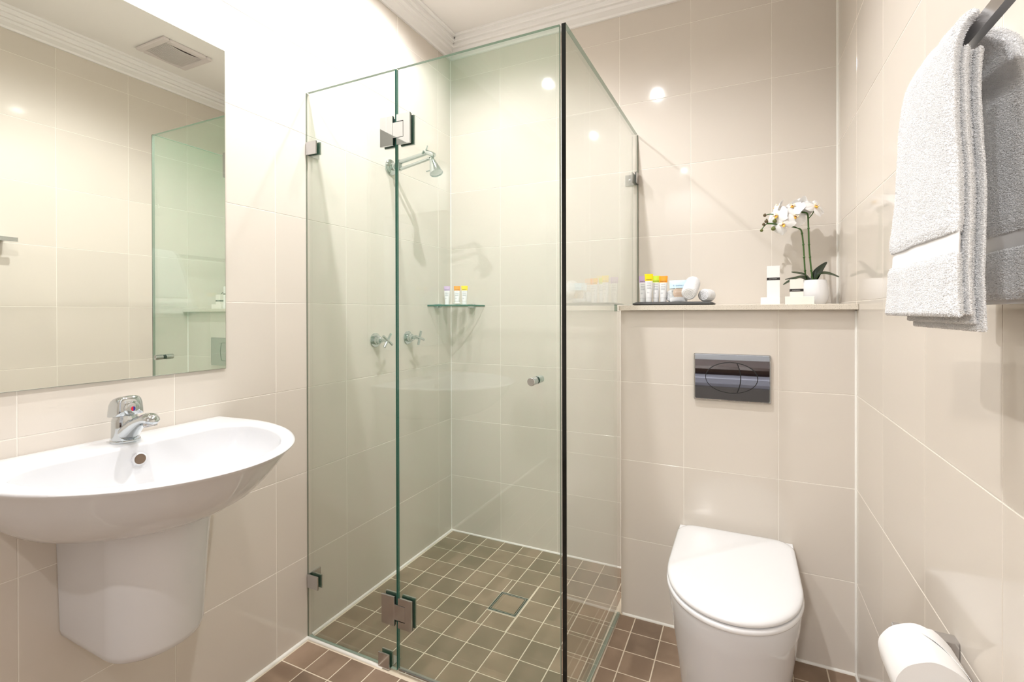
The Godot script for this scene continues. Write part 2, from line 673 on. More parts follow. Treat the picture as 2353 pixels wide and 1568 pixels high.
func bedroom() -> void:
	var z0 := DEPTH + 0.1
	var f := struct("floor_bedroom")
	slab("carpet", Vector3(-1.5, -0.1, z0), Vector3(3.5, 0.0, 6.9), MT.carpet, f)
	var c := struct("ceiling_bedroom")
	slab("plaster", Vector3(-1.5, 2.58, z0), Vector3(3.5, 2.7, 6.9), MT.ceiling, c)
	var w := struct("wall_bedroom")
	slab("plaster", Vector3(-1.5, 0, 6.7), Vector3(3.5, 2.6, 6.9), MT.bed_wall, w)
	slab("plaster", Vector3(-1.6, 0, z0), Vector3(-1.5, 2.6, 6.9), MT.bed_wall, w)
	slab("plaster", Vector3(3.5, 0, z0), Vector3(3.6, 2.6, 6.9), MT.bed_wall, w)
	slab("plaster", Vector3(-1.5, 0, z0 - 0.02), Vector3(0.0, 2.6, z0), MT.bed_wall, w)
	slab("plaster", Vector3(W, 0, z0 - 0.02), Vector3(3.5, 2.6, z0), MT.bed_wall, w)
	var b := thing("bed", "white bed with dark brown runner beyond the doorway, mirrored in the flush plate", "bed", Vector3(0.9, 0, 5.55))
	part("mattress", bbox(Vector3(2.6, 0.14, 1.9), 0.04, Vector3(0, 0.33, 0), 4).make(), MT.bed_white, b)
	part("base", bbox(Vector3(2.58, 0.26, 1.86), 0.02, Vector3(0, 0.13, 0)).make(), MT.carpet, b)
	part("runner", bbox(Vector3(2.62, 0.10, 0.9), 0.03, Vector3(0, 0.45, -0.48), 4).make(), MT.bed_wood, b)
	var t := thing("ceiling_lamp", "round ceiling lamp in the bedroom beyond the doorway behind the camera", "lamp", Vector3(0.9, 2.58, 4.9))
	part("canopy", lathe(Vector3.ZERO, Vector3.DOWN, [[0.0, 0.17], [0.02, 0.17], [0.03, 0.155], [0.03, 0.15]]).make(), MT.cornice, t)
	part("lamp", lathe(Vector3.ZERO, Vector3.DOWN, [[0.02, 0.14], [0.05, 0.135], [0.07, 0.08], [0.075, 0.01]]).make(), MT.lamp, t)
	var l := OmniLight3D.new()
	l.name = "lamp_light"
	l.position = Vector3(0, -0.1, 0)
	l.light_energy = 2.6
	l.light_color = LIGHT_COL
	l.light_size = 0.1
	l.omni_range = 9.0
	l.omni_attenuation = 2.0
	l.shadow_enabled = true
	t.add_child(l)

# ------------------------------------------------------------------ shower
# a sheet of glass standing in the xy plane of its own node: faces, and a ground edge all round
func sheet(t: Node3D, poly: PackedVector2Array, thick: float, edge: Material, xf := Transform3D.IDENTITY, against: Array = []) -> void:
	var m := M.new()
	var idx := Geometry2D.triangulate_polygon(poly)
	for z in [thick / 2, -thick / 2]:
		var b := m.v.size()
		for p in poly:
			m.add(Vector3(p.x, p.y, z))
		for i in range(0, idx.size(), 3):
			var x := idx[i]
			var y := idx[i + 1]
			var w := idx[i + 2]
			var ccw := (poly[y] - poly[x]).cross(poly[w] - poly[x]) > 0
			if ccw == (z > 0):
				m.tri(b + x, b + w, b + y)
			else:
				m.tri(b + x, b + y, b + w)
	var o := part("pane", m.make(10.0, false), MT.glass, t, "clear greenish glass")
	o.transform = xf
	var e := M.new()
	var c := Vector2.ZERO
	for p in poly:
		c += p
	c /= poly.size()
	var n := poly.size()
	var h := thick / 2
	for k in n:
		var a := poly[k]
		var d := poly[(k + 1) % n]
		if against.any(func(w): return absf(a.x - w) < 0.001 and absf(d.x - w) < 0.001):
			continue  # bedded in clear silicone against the wall
		var out := (d - a).orthogonal().normalized()
		if out.dot((a + d) / 2 - c) < 0: out = -out
		# ground edge with small arrises
		var q := []
		for s in [[0.0, -h], [0.0008, -h + 0.0012], [0.0008, h - 0.0012], [0.0, h]]:
			q.append([e.add(Vector3(a.x + out.x * s[0], a.y + out.y * s[0], s[1])), e.add(Vector3(d.x + out.x * s[0], d.y + out.y * s[0], s[1]))])
		for j in 3:
			e.quad(q[j][0], q[j][1], q[j + 1][1], q[j + 1][0])
	var oe := part("glass_edge", e.make(20.0, false), edge, t, "polished green edge")
	oe.transform = xf

func rect(x0: float, y0: float, x1: float, y1: float) -> PackedVector2Array:
	return PackedVector2Array([Vector2(x0, y0), Vector2(x1, y0), Vector2(x1, y1), Vector2(x0, y1)])

# two plates that clamp the glass, with dark gaskets, and a leg to the wall or floor
func clamp_fitting(called: String, t: Node3D, x0: float, y0: float, x1: float, y1: float, leg: Vector3, leg_size: Vector3) -> void:
	var c := Vector3((x0 + x1) / 2, (y0 + y1) / 2, 0)
	var s := Vector3(x1 - x0, y1 - y0, 0.005)
	var m := bbox(s, 0.001, c + Vector3(0, 0, 0.0095))
	bbox(s, 0.001, c - Vector3(0, 0, 0.0095), 2, m)
	bbox(leg_size, 0.001, leg, 2, m)
	var o := part(called, m.make(30.0), MT.satin, t)
	var g := bbox(Vector3(s.x - 0.004, s.y - 0.004, 0.0018), 0.0004, c + Vector3(0, 0, 0.0061))
	bbox(Vector3(s.x - 0.004, s.y - 0.004, 0.0018), 0.0004, c - Vector3(0, 0, 0.0061), 2, g)
	part("gasket", g.make(30.0), MT.dark, o)

func shower_screen() -> void:
	var th := 0.010
	var t := thing("shower_screen", "fixed green-tinted glass panel of the shower screen against the left wall", "shower screen", Vector3(0, 0, ZG))
	sheet(t, rect(0.0015, 0.006, 0.3985, 1.9465), th, MT.glass_rim, Transform3D.IDENTITY, [0.0015])
	part("hinge_edge", bbox(Vector3(0.0016, 1.938, 0.0102), 0.0005, Vector3(0.3992, 0.976, 0)).make(), MT.glass_edge, t, "teal polished glass edge")
	clamp_fitting("wall_clip", t, 0.004, 1.7225, 0.054, 1.768, Vector3(0.0035, 1.745, -0.022), Vector3(0.005, 0.045, 0.05))
	clamp_fitting("wall_clip", t, 0.004, 0.183, 0.054, 0.2305, Vector3(0.0035, 0.2065, -0.022), Vector3(0.005, 0.047, 0.05))
	clamp_fitting("floor_clip", t, 0.327, 0.002, 0.372, 0.0515, Vector3(0.35, 0.0035, -0.022), Vector3(0.045, 0.005, 0.05))
	part("seal_strip", bbox(Vector3(0.0022, 1.94, 0.004), 0.0005, Vector3(0.0012, 0.975, 0.006)).make(), MT.glass_seal, t)

	var d := thing("shower_door", "hinged green-tinted glass shower door with chrome hinges and round knob", "shower door", Vector3(0, 0, ZG))
	sheet(d, rect(0.4035, 0.014, 0.9625, 1.9465), th, MT.glass_rim)
	part("hinge_edge", bbox(Vector3(0.0016, 1.930, 0.0102), 0.0005, Vector3(0.4028, 0.980, 0)).make(), MT.glass_edge, d, "teal polished glass edge")
	for y in [1.746, 0.2]:
		var metal: Material = MT.chrome if y > 1 else MT.satin
		var lm := bbox(Vector3(0.053, 0.095, 0.006), 0.0012, Vector3(0.3695, y, 0.011))
		bbox(Vector3(0.053, 0.095, 0.006), 0.0012, Vector3(0.3695, y, -0.011), 2, lm)
		bbox(Vector3(0.042, 0.049, 0.0062), 0.0008, Vector3(0.4165, y, 0.011), 2, lm)
		var hp := part("hinge_plate", lm.make(30.0), metal, t, "square chrome hinge plate")
		var gk := M.new()
		for s in [1, -1]:
			bbox(Vector3(0.050, 0.091, 0.003), 0.0005, Vector3(0.3705, y, s * 0.0065), 2, gk)
		part("gasket", gk.make(30.0), MT.dark, hp)
		var C := PackedVector2Array([Vector2(0.411, y - 0.048), Vector2(0.464, y - 0.048), Vector2(0.464, y + 0.048), Vector2(0.411, y + 0.048), Vector2(0.411, y + 0.0262), Vector2(0.4388, y + 0.0262), Vector2(0.4388, y - 0.0262), Vector2(0.411, y - 0.0262)])
		var rm := extrude(C, 0.008, 0.014)
		bbox(Vector3(0.053, 0.096, 0.006), 0.0012, Vector3(0.4375, y, -0.011), 2, rm)
		var hg := part("hinge", rm.make(30.0), metal, d, "square chrome glass hinge")
		gk = M.new()
		for s in [1, -1]:
			bbox(Vector3(0.052, 0.092, 0.003), 0.0005, Vector3(0.4385, y, s * 0.0065), 2, gk)
		part("gasket", gk.make(30.0), MT.dark, hg)
	var kn := lathe(Vector3(0.889, 0.9715, 0.006), Vector3.BACK, [[0.0, 0.0105], [0.002, 0.0115], [0.027, 0.0115], [0.0285, 0.0105]])
	lathe(Vector3(0.889, 0.9715, -0.006), Vector3.FORWARD, [[0.0, 0.0105], [0.002, 0.0115], [0.027, 0.0115], [0.0285, 0.0105]], 28, kn)
	var k := part("knob", kn.make(30.0), MT.chrome, d, "round chrome knob through the glass")
	part("gasket", lathe(Vector3(0.889, 0.9715, -0.0065), Vector3.BACK, [[0.0, 0.0095], [0.013, 0.0095]]).make(), MT.dark, k)
	part("bottom_rail", bbox(Vector3(0.557, 0.013, 0.013), 0.003, Vector3(0.683, 0.0105, 0.001)).make(), MT.chrome, d, "chrome drip rail under the door")

	var p := thing("shower_screen", "green-tinted glass side panel of the shower, notched over the stone ledge", "shower screen", Vector3(0.9725, 0, ZG - 0.004))
	# local x runs from the front corner to the back wall
	p.rotation.y = PI / 2 - 0.0148
	var L := ZG - 0.004
	var hgt := 1.952
	var poly := PackedVector2Array([Vector2(0, 0.004), Vector2(L - ZC - 0.003, 0.004), Vector2(L - ZC - 0.003, 1.165), Vector2(L - 0.358, 1.165), Vector2(L - 0.358, LEDGE_Y + 0.003), Vector2(L - 0.003, LEDGE_Y + 0.003), Vector2(L - 0.003, hgt), Vector2(0, hgt)])
	sheet(p, poly, 0.012, MT.glass_rim, Transform3D.IDENTITY, [L - 0.003, L - ZC - 0.003])
	part("seal_strip", bbox(Vector3(0.0025, hgt - LEDGE_Y - 0.005, 0.004), 0.0005, Vector3(L - 0.002, (hgt + LEDGE_Y) / 2, 0.006)).make(), MT.glass_seal, p)
	part("front_edge", bbox(Vector3(0.003, hgt - 0.004, 0.0125), 0.001, Vector3(-0.001, hgt / 2 + 0.002, 0)).make(), MT.glass_dark, p, "dark polished front edge")
	clamp_fitting("wall_clip", p, L - 0.050, 1.728, L - 0.003, 1.776, Vector3(L - 0.0025, 1.752, -0.024), Vector3(0.004, 0.050, 0.052))
	var screw := lathe(Vector3(L - 0.0040, 1.752, -0.030), Vector3.LEFT, [[0, 0.007], [0.0015, 0.0068], [0.002, 0.004]])
	part("screw", screw.make(), MT.satin, p)

func shower_fittings() -> void:
	# shower arm: flange, elbow, two parallel bars, cross joint, wing nut, rose
	var t := thing("shower_rose", "chrome shower rose on a double swivel arm from the left wall", "shower head", Vector3(0, 1.803, 0.4704))
	part("wall_flange", lathe(Vector3.ZERO, Vector3.RIGHT, [[0, 0.034], [0.004, 0.0345], [0.008, 0.033], [0.012, 0.027], [0.015, 0.018], [0.022, 0.015]], 36).make(), MT.chrome, t)
	part("ball_joint", lathe(Vector3(0.012, 0, 0), Vector3.RIGHT, [[0, 0.008], [0.005, 0.015], [0.014, 0.0175], [0.022, 0.015], [0.030, 0.010], [0.046, 0.009]], 28).make(60), MT.chrome, t)
	var A := Vector3(0.056, 0.004, 0)
	part("elbow", lathe(A + Vector3(-0.002, 0.020, 0.004), Vector3(0.06, -1, 0), [[0, 0.008], [0.002, 0.0105], [0.044, 0.0105], [0.047, 0.008]]).make(30), MT.chrome, t)
	var U0 := Vector3(0.048, 0.013, 0.004)
	var U1 := Vector3(0.196, 0.036, 0.0)
	part("upper_bar", tube([U0, U1], [0.0098, 0.0085], 20).make(), MT.chrome, t)
	part("lower_bar", tube([Vector3(0.062, -0.016, 0.006), Vector3(0.08, -0.015, 0.008), Vector3(0.215, 0.009, 0.004)], [0.006, 0.0068, 0.0062], 20).make(), MT.chrome, t)
	part("cross_joint", lathe(Vector3(0.192, 0.041, 0.0), Vector3(0.9, -0.42, 0.1), [[0, 0.008], [0.002, 0.0105], [0.046, 0.0105], [0.052, 0.009], [0.055, 0.005]]).make(30), MT.chrome, t)
	var wn := tube([Vector3(0.200, 0.044, 0.010), Vector3(0.208, 0.062, 0.012)], [0.0045, 0.003], 10)
	tube([Vector3(0.188, 0.045, 0.010), Vector3(0.180, 0.032, 0.012)], [0.0045, 0.003], 10, wn)
	part("wing_nut", wn.make(), MT.chrome, t)
	var hd := Vector3(0.40, -1.0, 0.06).normalized()
	var H0 := Vector3(0.222, 0.012, 0.002)
	part("neck", lathe(H0 - hd * 0.006, hd, [[0, 0.006], [0.008, 0.0065], [0.010, 0.011], [0.018, 0.011], [0.020, 0.0085]]).make(30), MT.chrome, t)
	part("rose", lathe(H0 + hd * 0.013, hd, [[0, 0.008], [0.002, 0.0125], [0.020, 0.0165], [0.022, 0.018], [0.060, 0.0285], [0.063, 0.0285], [0.0632, 0.0268], [0.060, 0.0262]], 36).make(35), MT.chrome, t)
	part("spray_face", lathe(H0 + hd * 0.071, hd, [[0, 0.0262], [0.0012, 0.026]], 36).make(30), MT.satin, t)
	part("flow_pin", tube([H0 + hd * 0.050 + Vector3(-0.018, -0.006, 0), H0 + hd * 0.050 + Vector3(-0.042, -0.010, 0.002)], [0.0028, 0.0032], 10).make(), MT.chrome, t)
	for i in 2:
		var z: float = [0.568, 0.356][i]
		var lab: String = ["chrome cross-handle shower tap on the left, nearer the fixed glass panel", "chrome cross-handle shower tap on the right, nearer the back wall corner"][i]
		var tp := thing("shower_tap", lab, "tap", Vector3(0, 1.0455, z), "cross-handle shower taps")
		part("wall_flange", lathe(Vector3.ZERO, Vector3.RIGHT, [[0, 0.0305], [0.003, 0.0305], [0.0045, 0.029], [0.0048, 0.0195], [0.020, 0.0185], [0.0215, 0.017], [0.0225, 0.0145], [0.031, 0.014], [0.033, 0.0125], [0.0335, 0.008], [0.040, 0.007]], 36).make(35), MT.chrome, tp)
		part("spindle", lathe(Vector3(0.038, 0, 0), Vector3.RIGHT, [[0, 0.0058], [0.012, 0.0058], [0.014, 0.0072], [0.03, 0.0072], [0.034, 0.006]], 20).make(30), MT.chrome, tp)
		var ang: float = [0.62, 0.30][i]
		for q in 2:
			var dir := Vector3(0, cos(ang + q * PI / 2), -sin(ang + q * PI / 2))
			part("cross_bar", lathe(Vector3(0.068, 0, 0) - dir * 0.0335, dir, [[0, 0.005], [0.0008, 0.0056], [0.0662, 0.0056], [0.067, 0.005]], 18).make(30), MT.chrome, tp)
	# glass corner shelf
	var s := thing("corner_shelf", "green-edged quarter-round glass corner shelf in the shower", "shelf", Vector3(0, 1.1965, 0))
	var poly := PackedVector2Array([Vector2(0.002, 0.002)])
	for k in 17:
		var a := PI / 2 * k / 16.0
		poly.append(Vector2(0.002 + 0.205 * pow(cos(a), 0.8), 0.002 + 0.205 * pow(sin(a), 0.8)))
	poly[1] = Vector2(0.207, 0.002)
	poly[17] = Vector2(0.002, 0.207)
	sheet(s, poly, 0.008, MT.glass_edge, Transform3D(Basis(Vector3(1, 0, 0), Vector3(0, 0, 1), Vector3(0, -1, 0)), Vector3.ZERO))
	part("bracket", bbox(Vector3(0.022, 0.020, 0.034), 0.002, Vector3(0.012, -0.002, 0.135)).make(), MT.chrome, s)
	part("bracket", bbox(Vector3(0.034, 0.020, 0.022), 0.002, Vector3(0.135, -0.002, 0.012)).make(), MT.chrome, s)
	var y := 1.2007
	squeeze_tube(Vector3(0.047, y, 0.105), 0.095, 0.35, MT.lilac, "lilac-topped white toiletry tube on the glass corner shelf", "toiletry tubes on the glass corner shelf")
	squeeze_tube(Vector3(0.0985, y, 0.092), 0.095, 0.40, MT.orange, "orange-topped white toiletry tube in the middle of the glass corner shelf", "toiletry tubes on the glass corner shelf")
	squeeze_tube(Vector3(0.1445, y, 0.095), 0.095, 0.42, MT.yellow, "yellow-topped white toiletry tube at the right end of the glass corner shelf", "toiletry tubes on the glass corner shelf")
	var sp := thing("soap_packet", "small clear soap packet lying in front of the tubes on the glass corner shelf", "soap", Vector3(0.125, y, 0.128))
	var pk := M.new()
	pillow(pk, 0.052, 0.036, 0.014)
	var po := part("wrapper", pk.make(60.0), MT.film, sp)
	po.rotation = Vector3(-PI / 2, 0.5, 0)
	po.position.y = 0.0072
	part("soap_bar", lathe(Vector3(0, 0.0018, 0), Vector3.UP, [[0, 0.012], [0.002, 0.0145], [0.007, 0.0145], [0.009, 0.012]]).make(40), MT.box_cream, sp)
	part("printed_mark", bbox(Vector3(0.008, 0.0006, 0.003), 0.0002, Vector3(-0.012, 0.0146, 0.008)).make(), MT.dark, sp)
	# square drain
	var dr := thing("floor_drain", "square chrome-framed floor drain in the shower tiles", "drain", Vector3(0.566, 0, 0.444))
	var fr := M.new()
	for q in [[0.0605, 0.003], [0.0535, 0.0028]]:
		for r in 4:
			var bx := Vector3(q[0] * 2, 0.004, q[1]) if r < 2 else Vector3(q[1], 0.004, q[0] * 2)
			var ps := Vector3(0, -0.0005, q[0] * (1 if r == 0 else -1)) if r < 2 else Vector3(q[0] * (1 if r == 2 else -1), -0.0005, 0)
			bbox(bx, 0.0006, ps, 1, fr)
	part("frame", fr.make(30), MT.satin, dr)
	part("slot", bbox(Vector3(0.120, 0.0012, 0.120), 0.0003, Vector3(0, -0.0008, 0)).make(), MT.dark, dr)
	part("cover", bbox(Vector3(0.0985, 0.004, 0.0985), 0.0006, Vector3(0, -0.0003, 0)).make(), MT.floor2, dr, "tile-coloured drain cover")

# cushion shape in the xy plane
func pillow(m: M, w: float, h: float, d: float, y0 := 0.0, y1 := 1.0, n := 12) -> void:
	var rings := []
	for i in n + 1:
		var v := lerpf(y0, y1, float(i) / n)
		var by := sin(PI * clampf(v, 0.0, 1.0))
		var ring := PackedVector3Array()
		for s in [1, -1]:
			for k in n:
				var u := float(k) / n
				if s < 0: u = 1.0 - u
				var z: float = s * d / 2 * pow(maxf(by, 0.0), 0.6) * pow(maxf(sin(PI * u), 0.0), 0.6) + s * 0.0004
				ring.append(Vector3((u - 0.5) * w, (v - 0.5) * h, z))
		rings.append(ring)
	m.loft(rings)

# toiletry tube standing on its cap, crimp on top
func squeeze_tube(at: Vector3, h: float, yaw: float, tone: Material, label: String, group: String, lean := 0.0) -> void:
	var t := thing("toiletry_tube", label, "toiletry tube", at, group)
	t.rotation = Vector3(0, yaw, lean)
	var r := 0.0122
	part("cap", lathe(Vector3.ZERO, Vector3.UP, [[0, r * 0.90], [0.001, r * 0.96], [0.0155, r * 0.98], [0.0165, r * 0.94]], 24).make(30), MT.tube_white, t)
	var sec := func(y: float) -> PackedVector3Array:
		var k: float = clampf((y - 0.018) / (h - 0.020), 0.0, 1.0)
		var rx := lerpf(r, r * 1.36, pow(k, 1.2))
		var rz := lerpf(r, 0.0012, pow(k, 1.35))
		var out := PackedVector3Array()
		for j in 28:
			var a := TAU * j / 28
			out.append(Vector3(rx * cos(a), y, rz * sin(a)))
		return out
	var rings := []
	for i in 9:
		rings.append(sec.call(lerpf(0.017, h * 0.75, i / 8.0)))
	var m := M.new()
	m.loft(rings)
	part("body", m.make(50), MT.tube_white, t)
	rings = []
	for i in 6:
		rings.append(sec.call(lerpf(h * 0.75, h, i / 5.0)))
	m = M.new()
	m.loft(rings)
	part("crimped_end", m.make(50), tone, t, "coloured crimped end")
	# the print: brand word on the band, rows of fine print below
	var face := func(y: float) -> float:
		var k: float = clampf((y - 0.018) / (h - 0.020), 0.0, 1.0)
		return lerpf(r, 0.0012, pow(k, 1.35))
	var yy := h * 0.80
	var sl: float = (face.call(yy + 0.002) - face.call(yy - 0.002)) / 0.004
	lettering("Kraemer", 0.0042, Transform3D(Basis(Vector3.RIGHT, atan(sl)), Vector3(0, yy, face.call(yy) + 0.0005)), MT.print_dark, t)
	var pr := M.new()
	for row in [0.69, 0.665, 0.61, 0.59, 0.57, 0.515, 0.495, 0.475, 0.35, 0.325]:
		var y: float = row * h
		var x := -0.0085
		var lim := 0.007 if row > 0.4 else -0.001
		while x < lim:
			var w := rng.randf_range(0.0010, 0.0026)
			var xc := x + w / 2
			var z: float = face.call(y) * sqrt(maxf(0.05, 1.0 - pow(xc / (r * 1.12), 2))) + 0.0002
			bbox(Vector3(w, 0.0009, 0.0004), 0.0001, Vector3(xc, y, z), 1, pr)
			x += w + 0.0006
	part("fine_print", pr.make(30), MT.print_grey, t)

# ------------------------------------------------------------------ mirror, basin, mixer
func mirror_and_basin() -> void:
	var mz0 := 1.2005
	var mz1 := 1.772
	var t := thing("mirror", "large frameless wall mirror above the wash basin", "mirror", Vector3(0, 1.4715, (mz0 + mz1) / 2))
	part("backing", bbox(Vector3(0.005, 0.951, mz1 - mz0), 0.0008, Vector3(0.0031, 0, 0)).make(30), MT.mirror_edge, t)
	part("silvered_glass", bbox(Vector3(0.0012, 0.9485, mz1 - mz0 - 0.0025), 0.0003, Vector3(0.0054, 0, 0)).make(10), MT.mirror, t)
	var zc := 1.486
	var RY := 0.857
	var b := thing("wash_basin", "white glazed wall-hung wash basin with a rounded front", "wash basin", Vector3(0.0015, 0, zc))
	# outlines seen from above, as distance from a point inside, by angle
	var N := 128
	var C := Vector2(0.21, 0.0)
	var outer := PackedVector2Array([Vector2(0, -0.268)])
	var inner := PackedVector2Array()
	for k in 65:
		var a := -PI / 2 + PI * k / 64.0
		outer.append(Vector2(0.14 + 0.372 * cos(a), 0.281 * sin(a)))
		inner.append(Vector2(0.175 + 0.305 * pow(maxf(cos(a), 0.0), 0.92), 0.236 * sin(a)))
	outer.append(Vector2(0, 0.268))
	inner.insert(0, Vector2(0.128, -0.195))
	inner.append(Vector2(0.128, 0.195))
	var dist := func(poly: PackedVector2Array, ang: float) -> float:
		var d := Vector2(cos(ang), sin(ang))
		var best := 0.0
		for k in poly.size():
			var hit = Geometry2D.segment_intersects_segment(C, C + d * 2.0, poly[k], poly[(k + 1) % poly.size()])
			if hit != null:
				best = maxf(best, (hit - C).length())
		return best
	var ro := []
	var ri := []
	for k in N:
		var a := TAU * (k + 0.5) / N
		ro.append(dist.call(outer, a))
		ri.append(dist.call(inner, a))
	# soften the inner corners
	for pass_ in 3:
		var r2 := ri.duplicate()
		for k in N:
			r2[k] = (ri[(k + N - 1) % N] + 2 * ri[k] + ri[(k + 1) % N]) / 4
		ri = r2
	var rings := []
	var ring_of := func(base: Array, s: float, y: float, inset: float, about_wall: bool) -> PackedVector3Array:
		var out := PackedVector3Array()
		for k in N:
			var a := TAU * (k + 0.5) / N
			var p: Vector2 = C + Vector2(cos(a), sin(a)) * maxf(base[k] - inset, 0.001)
			if about_wall:
				p = Vector2(maxf(p.x, 0.0) * s, p.y * s)
			else:
				p = C + (p - C) * s
			out.append(Vector3(maxf(p.x, 0.0), y, p.y))
		return out
	for q in [[0.42, 0.69], [0.50, 0.70], [0.62, 0.708], [0.72, 0.724], [0.80, 0.748], [0.865, 0.778], [0.92, 0.808], [0.965, 0.835], [0.988, 0.845], [0.998, 0.850], [1.0, 0.8525]]:
		rings.append(ring_of.call(ro, q[0], q[1], 0.0, true))
	rings.append(ring_of.call(ro, 1.0, 0.8555, 0.002, true))
	rings.append(ring_of.call(ro, 1.0, RY, 0.006, true))
	for e in [0.25, 0.5, 0.75]:
		var mix := []
		for k in N:
			mix.append(lerpf(ro[k] - 0.006, ri[k] + 0.008, e))
		rings.append(ring_of.call(mix, 1.0, RY + 0.0004, 0.0, false))
	for q in [[0.008, 0.0, 1.0], [0.004, 0.0008, 1.0], [0.0, 0.003, 1.0], [-0.001, 0.007, 0.995], [0.0, 0.016, 0.985], [0.0, 0.035, 0.965], [0.0, 0.06, 0.92], [0.0, 0.08, 0.85], [0.0, 0.095, 0.75], [0.0, 0.105, 0.60], [0.0, 0.112, 0.40], [0.0, 0.116, 0.20], [0.0, 0.117, 0.08]]:
		rings.append(ring_of.call(ri, q[2], RY - q[1], -q[0], false))
	var m := M.new()
	m.loft(rings)
	part("bowl", m.make(50), MT.ceramic, b)
	part("overflow_ring", lathe(Vector3(0.1345, 0.8225, 0.0), Vector3(1, 0.14, 0), [[-0.004, 0.0155], [0.0008, 0.0150], [0.0022, 0.0135], [0.0026, 0.0118], [0.001, 0.0112]], 32).make(60), MT.ceramic, b)
	part("overflow_hole", lathe(Vector3(0.1349, 0.8225, 0.0), Vector3(1, 0.14, 0), [[-0.003, 0.0112], [0.0016, 0.0112]], 32).make(30), MT.hole, b, "dark round overflow hole")
	part("waste_plug", lathe(Vector3(C.x, RY - 0.1165, 0), Vector3.UP, [[0, 0.021], [0.0015, 0.021], [0.003, 0.018], [0.0035, 0.006]], 32).make(40), MT.chrome, b)
	# half pedestal
	var s := thing("half_pedestal", "white glazed half pedestal shrouding the pipes under the wash basin", "basin pedestal", Vector3(0.0015, 0, zc))
	rings = []
	for q in [[0.414, 0.052, 0.75], [0.4155, 0.070, 0.85], [0.420, 0.082, 0.92], [0.428, 0.0885, 0.965], [0.442, 0.0915, 0.985], [0.50, 0.0930, 1.0], [0.60, 0.0955, 1.03], [0.715, 0.099, 1.07]]:
		var ring := PackedVector3Array()
		var hw: float = q[1]
		var dp: float = 0.285 * q[2]
		var x1 := dp - hw * 0.98
		ring.append(Vector3(0, q[0], -hw))
		ring.append(Vector3(x1 * 0.5, q[0], -hw * 1.01))
		for k in 25:
			var a := -PI / 2 + PI * k / 24.0
			ring.append(Vector3(x1 + (dp - x1) * cos(a), q[0], hw * 1.02 * sin(a)))
		ring.append(Vector3(x1 * 0.5, q[0], hw * 1.01))
		ring.append(Vector3(0, q[0], hw))
		rings.append(ring)
	var under := [[0.0, 0.69], [0.42, 0.69], [0.50, 0.70], [0.62, 0.708], [0.72, 0.724], [0.80, 0.748], [0.865, 0.778]]
	var top = rings[-1]
	for k in top.size():
		var p := Vector2(top[k].x, top[k].z)
		var sc := 0.0
		for j in outer.size() - 1:
			var h2 = Geometry2D.segment_intersects_segment(Vector2.ZERO, p.normalized() * 2.0, outer[j], outer[j + 1])
			if h2 != null:
				sc = p.length() / h2.length()
		var y := 0.69
		for j in under.size() - 1:
			if sc >= under[j][0] and sc <= under[j + 1][0]:
				y = remap(sc, under[j][0], under[j + 1][0], under[j][1], under[j + 1][1])
		top[k].y = y - 0.0008
	rings[-1] = top
	m = M.new()
	m.loft(rings)
	part("shroud", m.make(45), MT.ceramic, s)
	mixer(Vector3(0.0765, RY, zc))

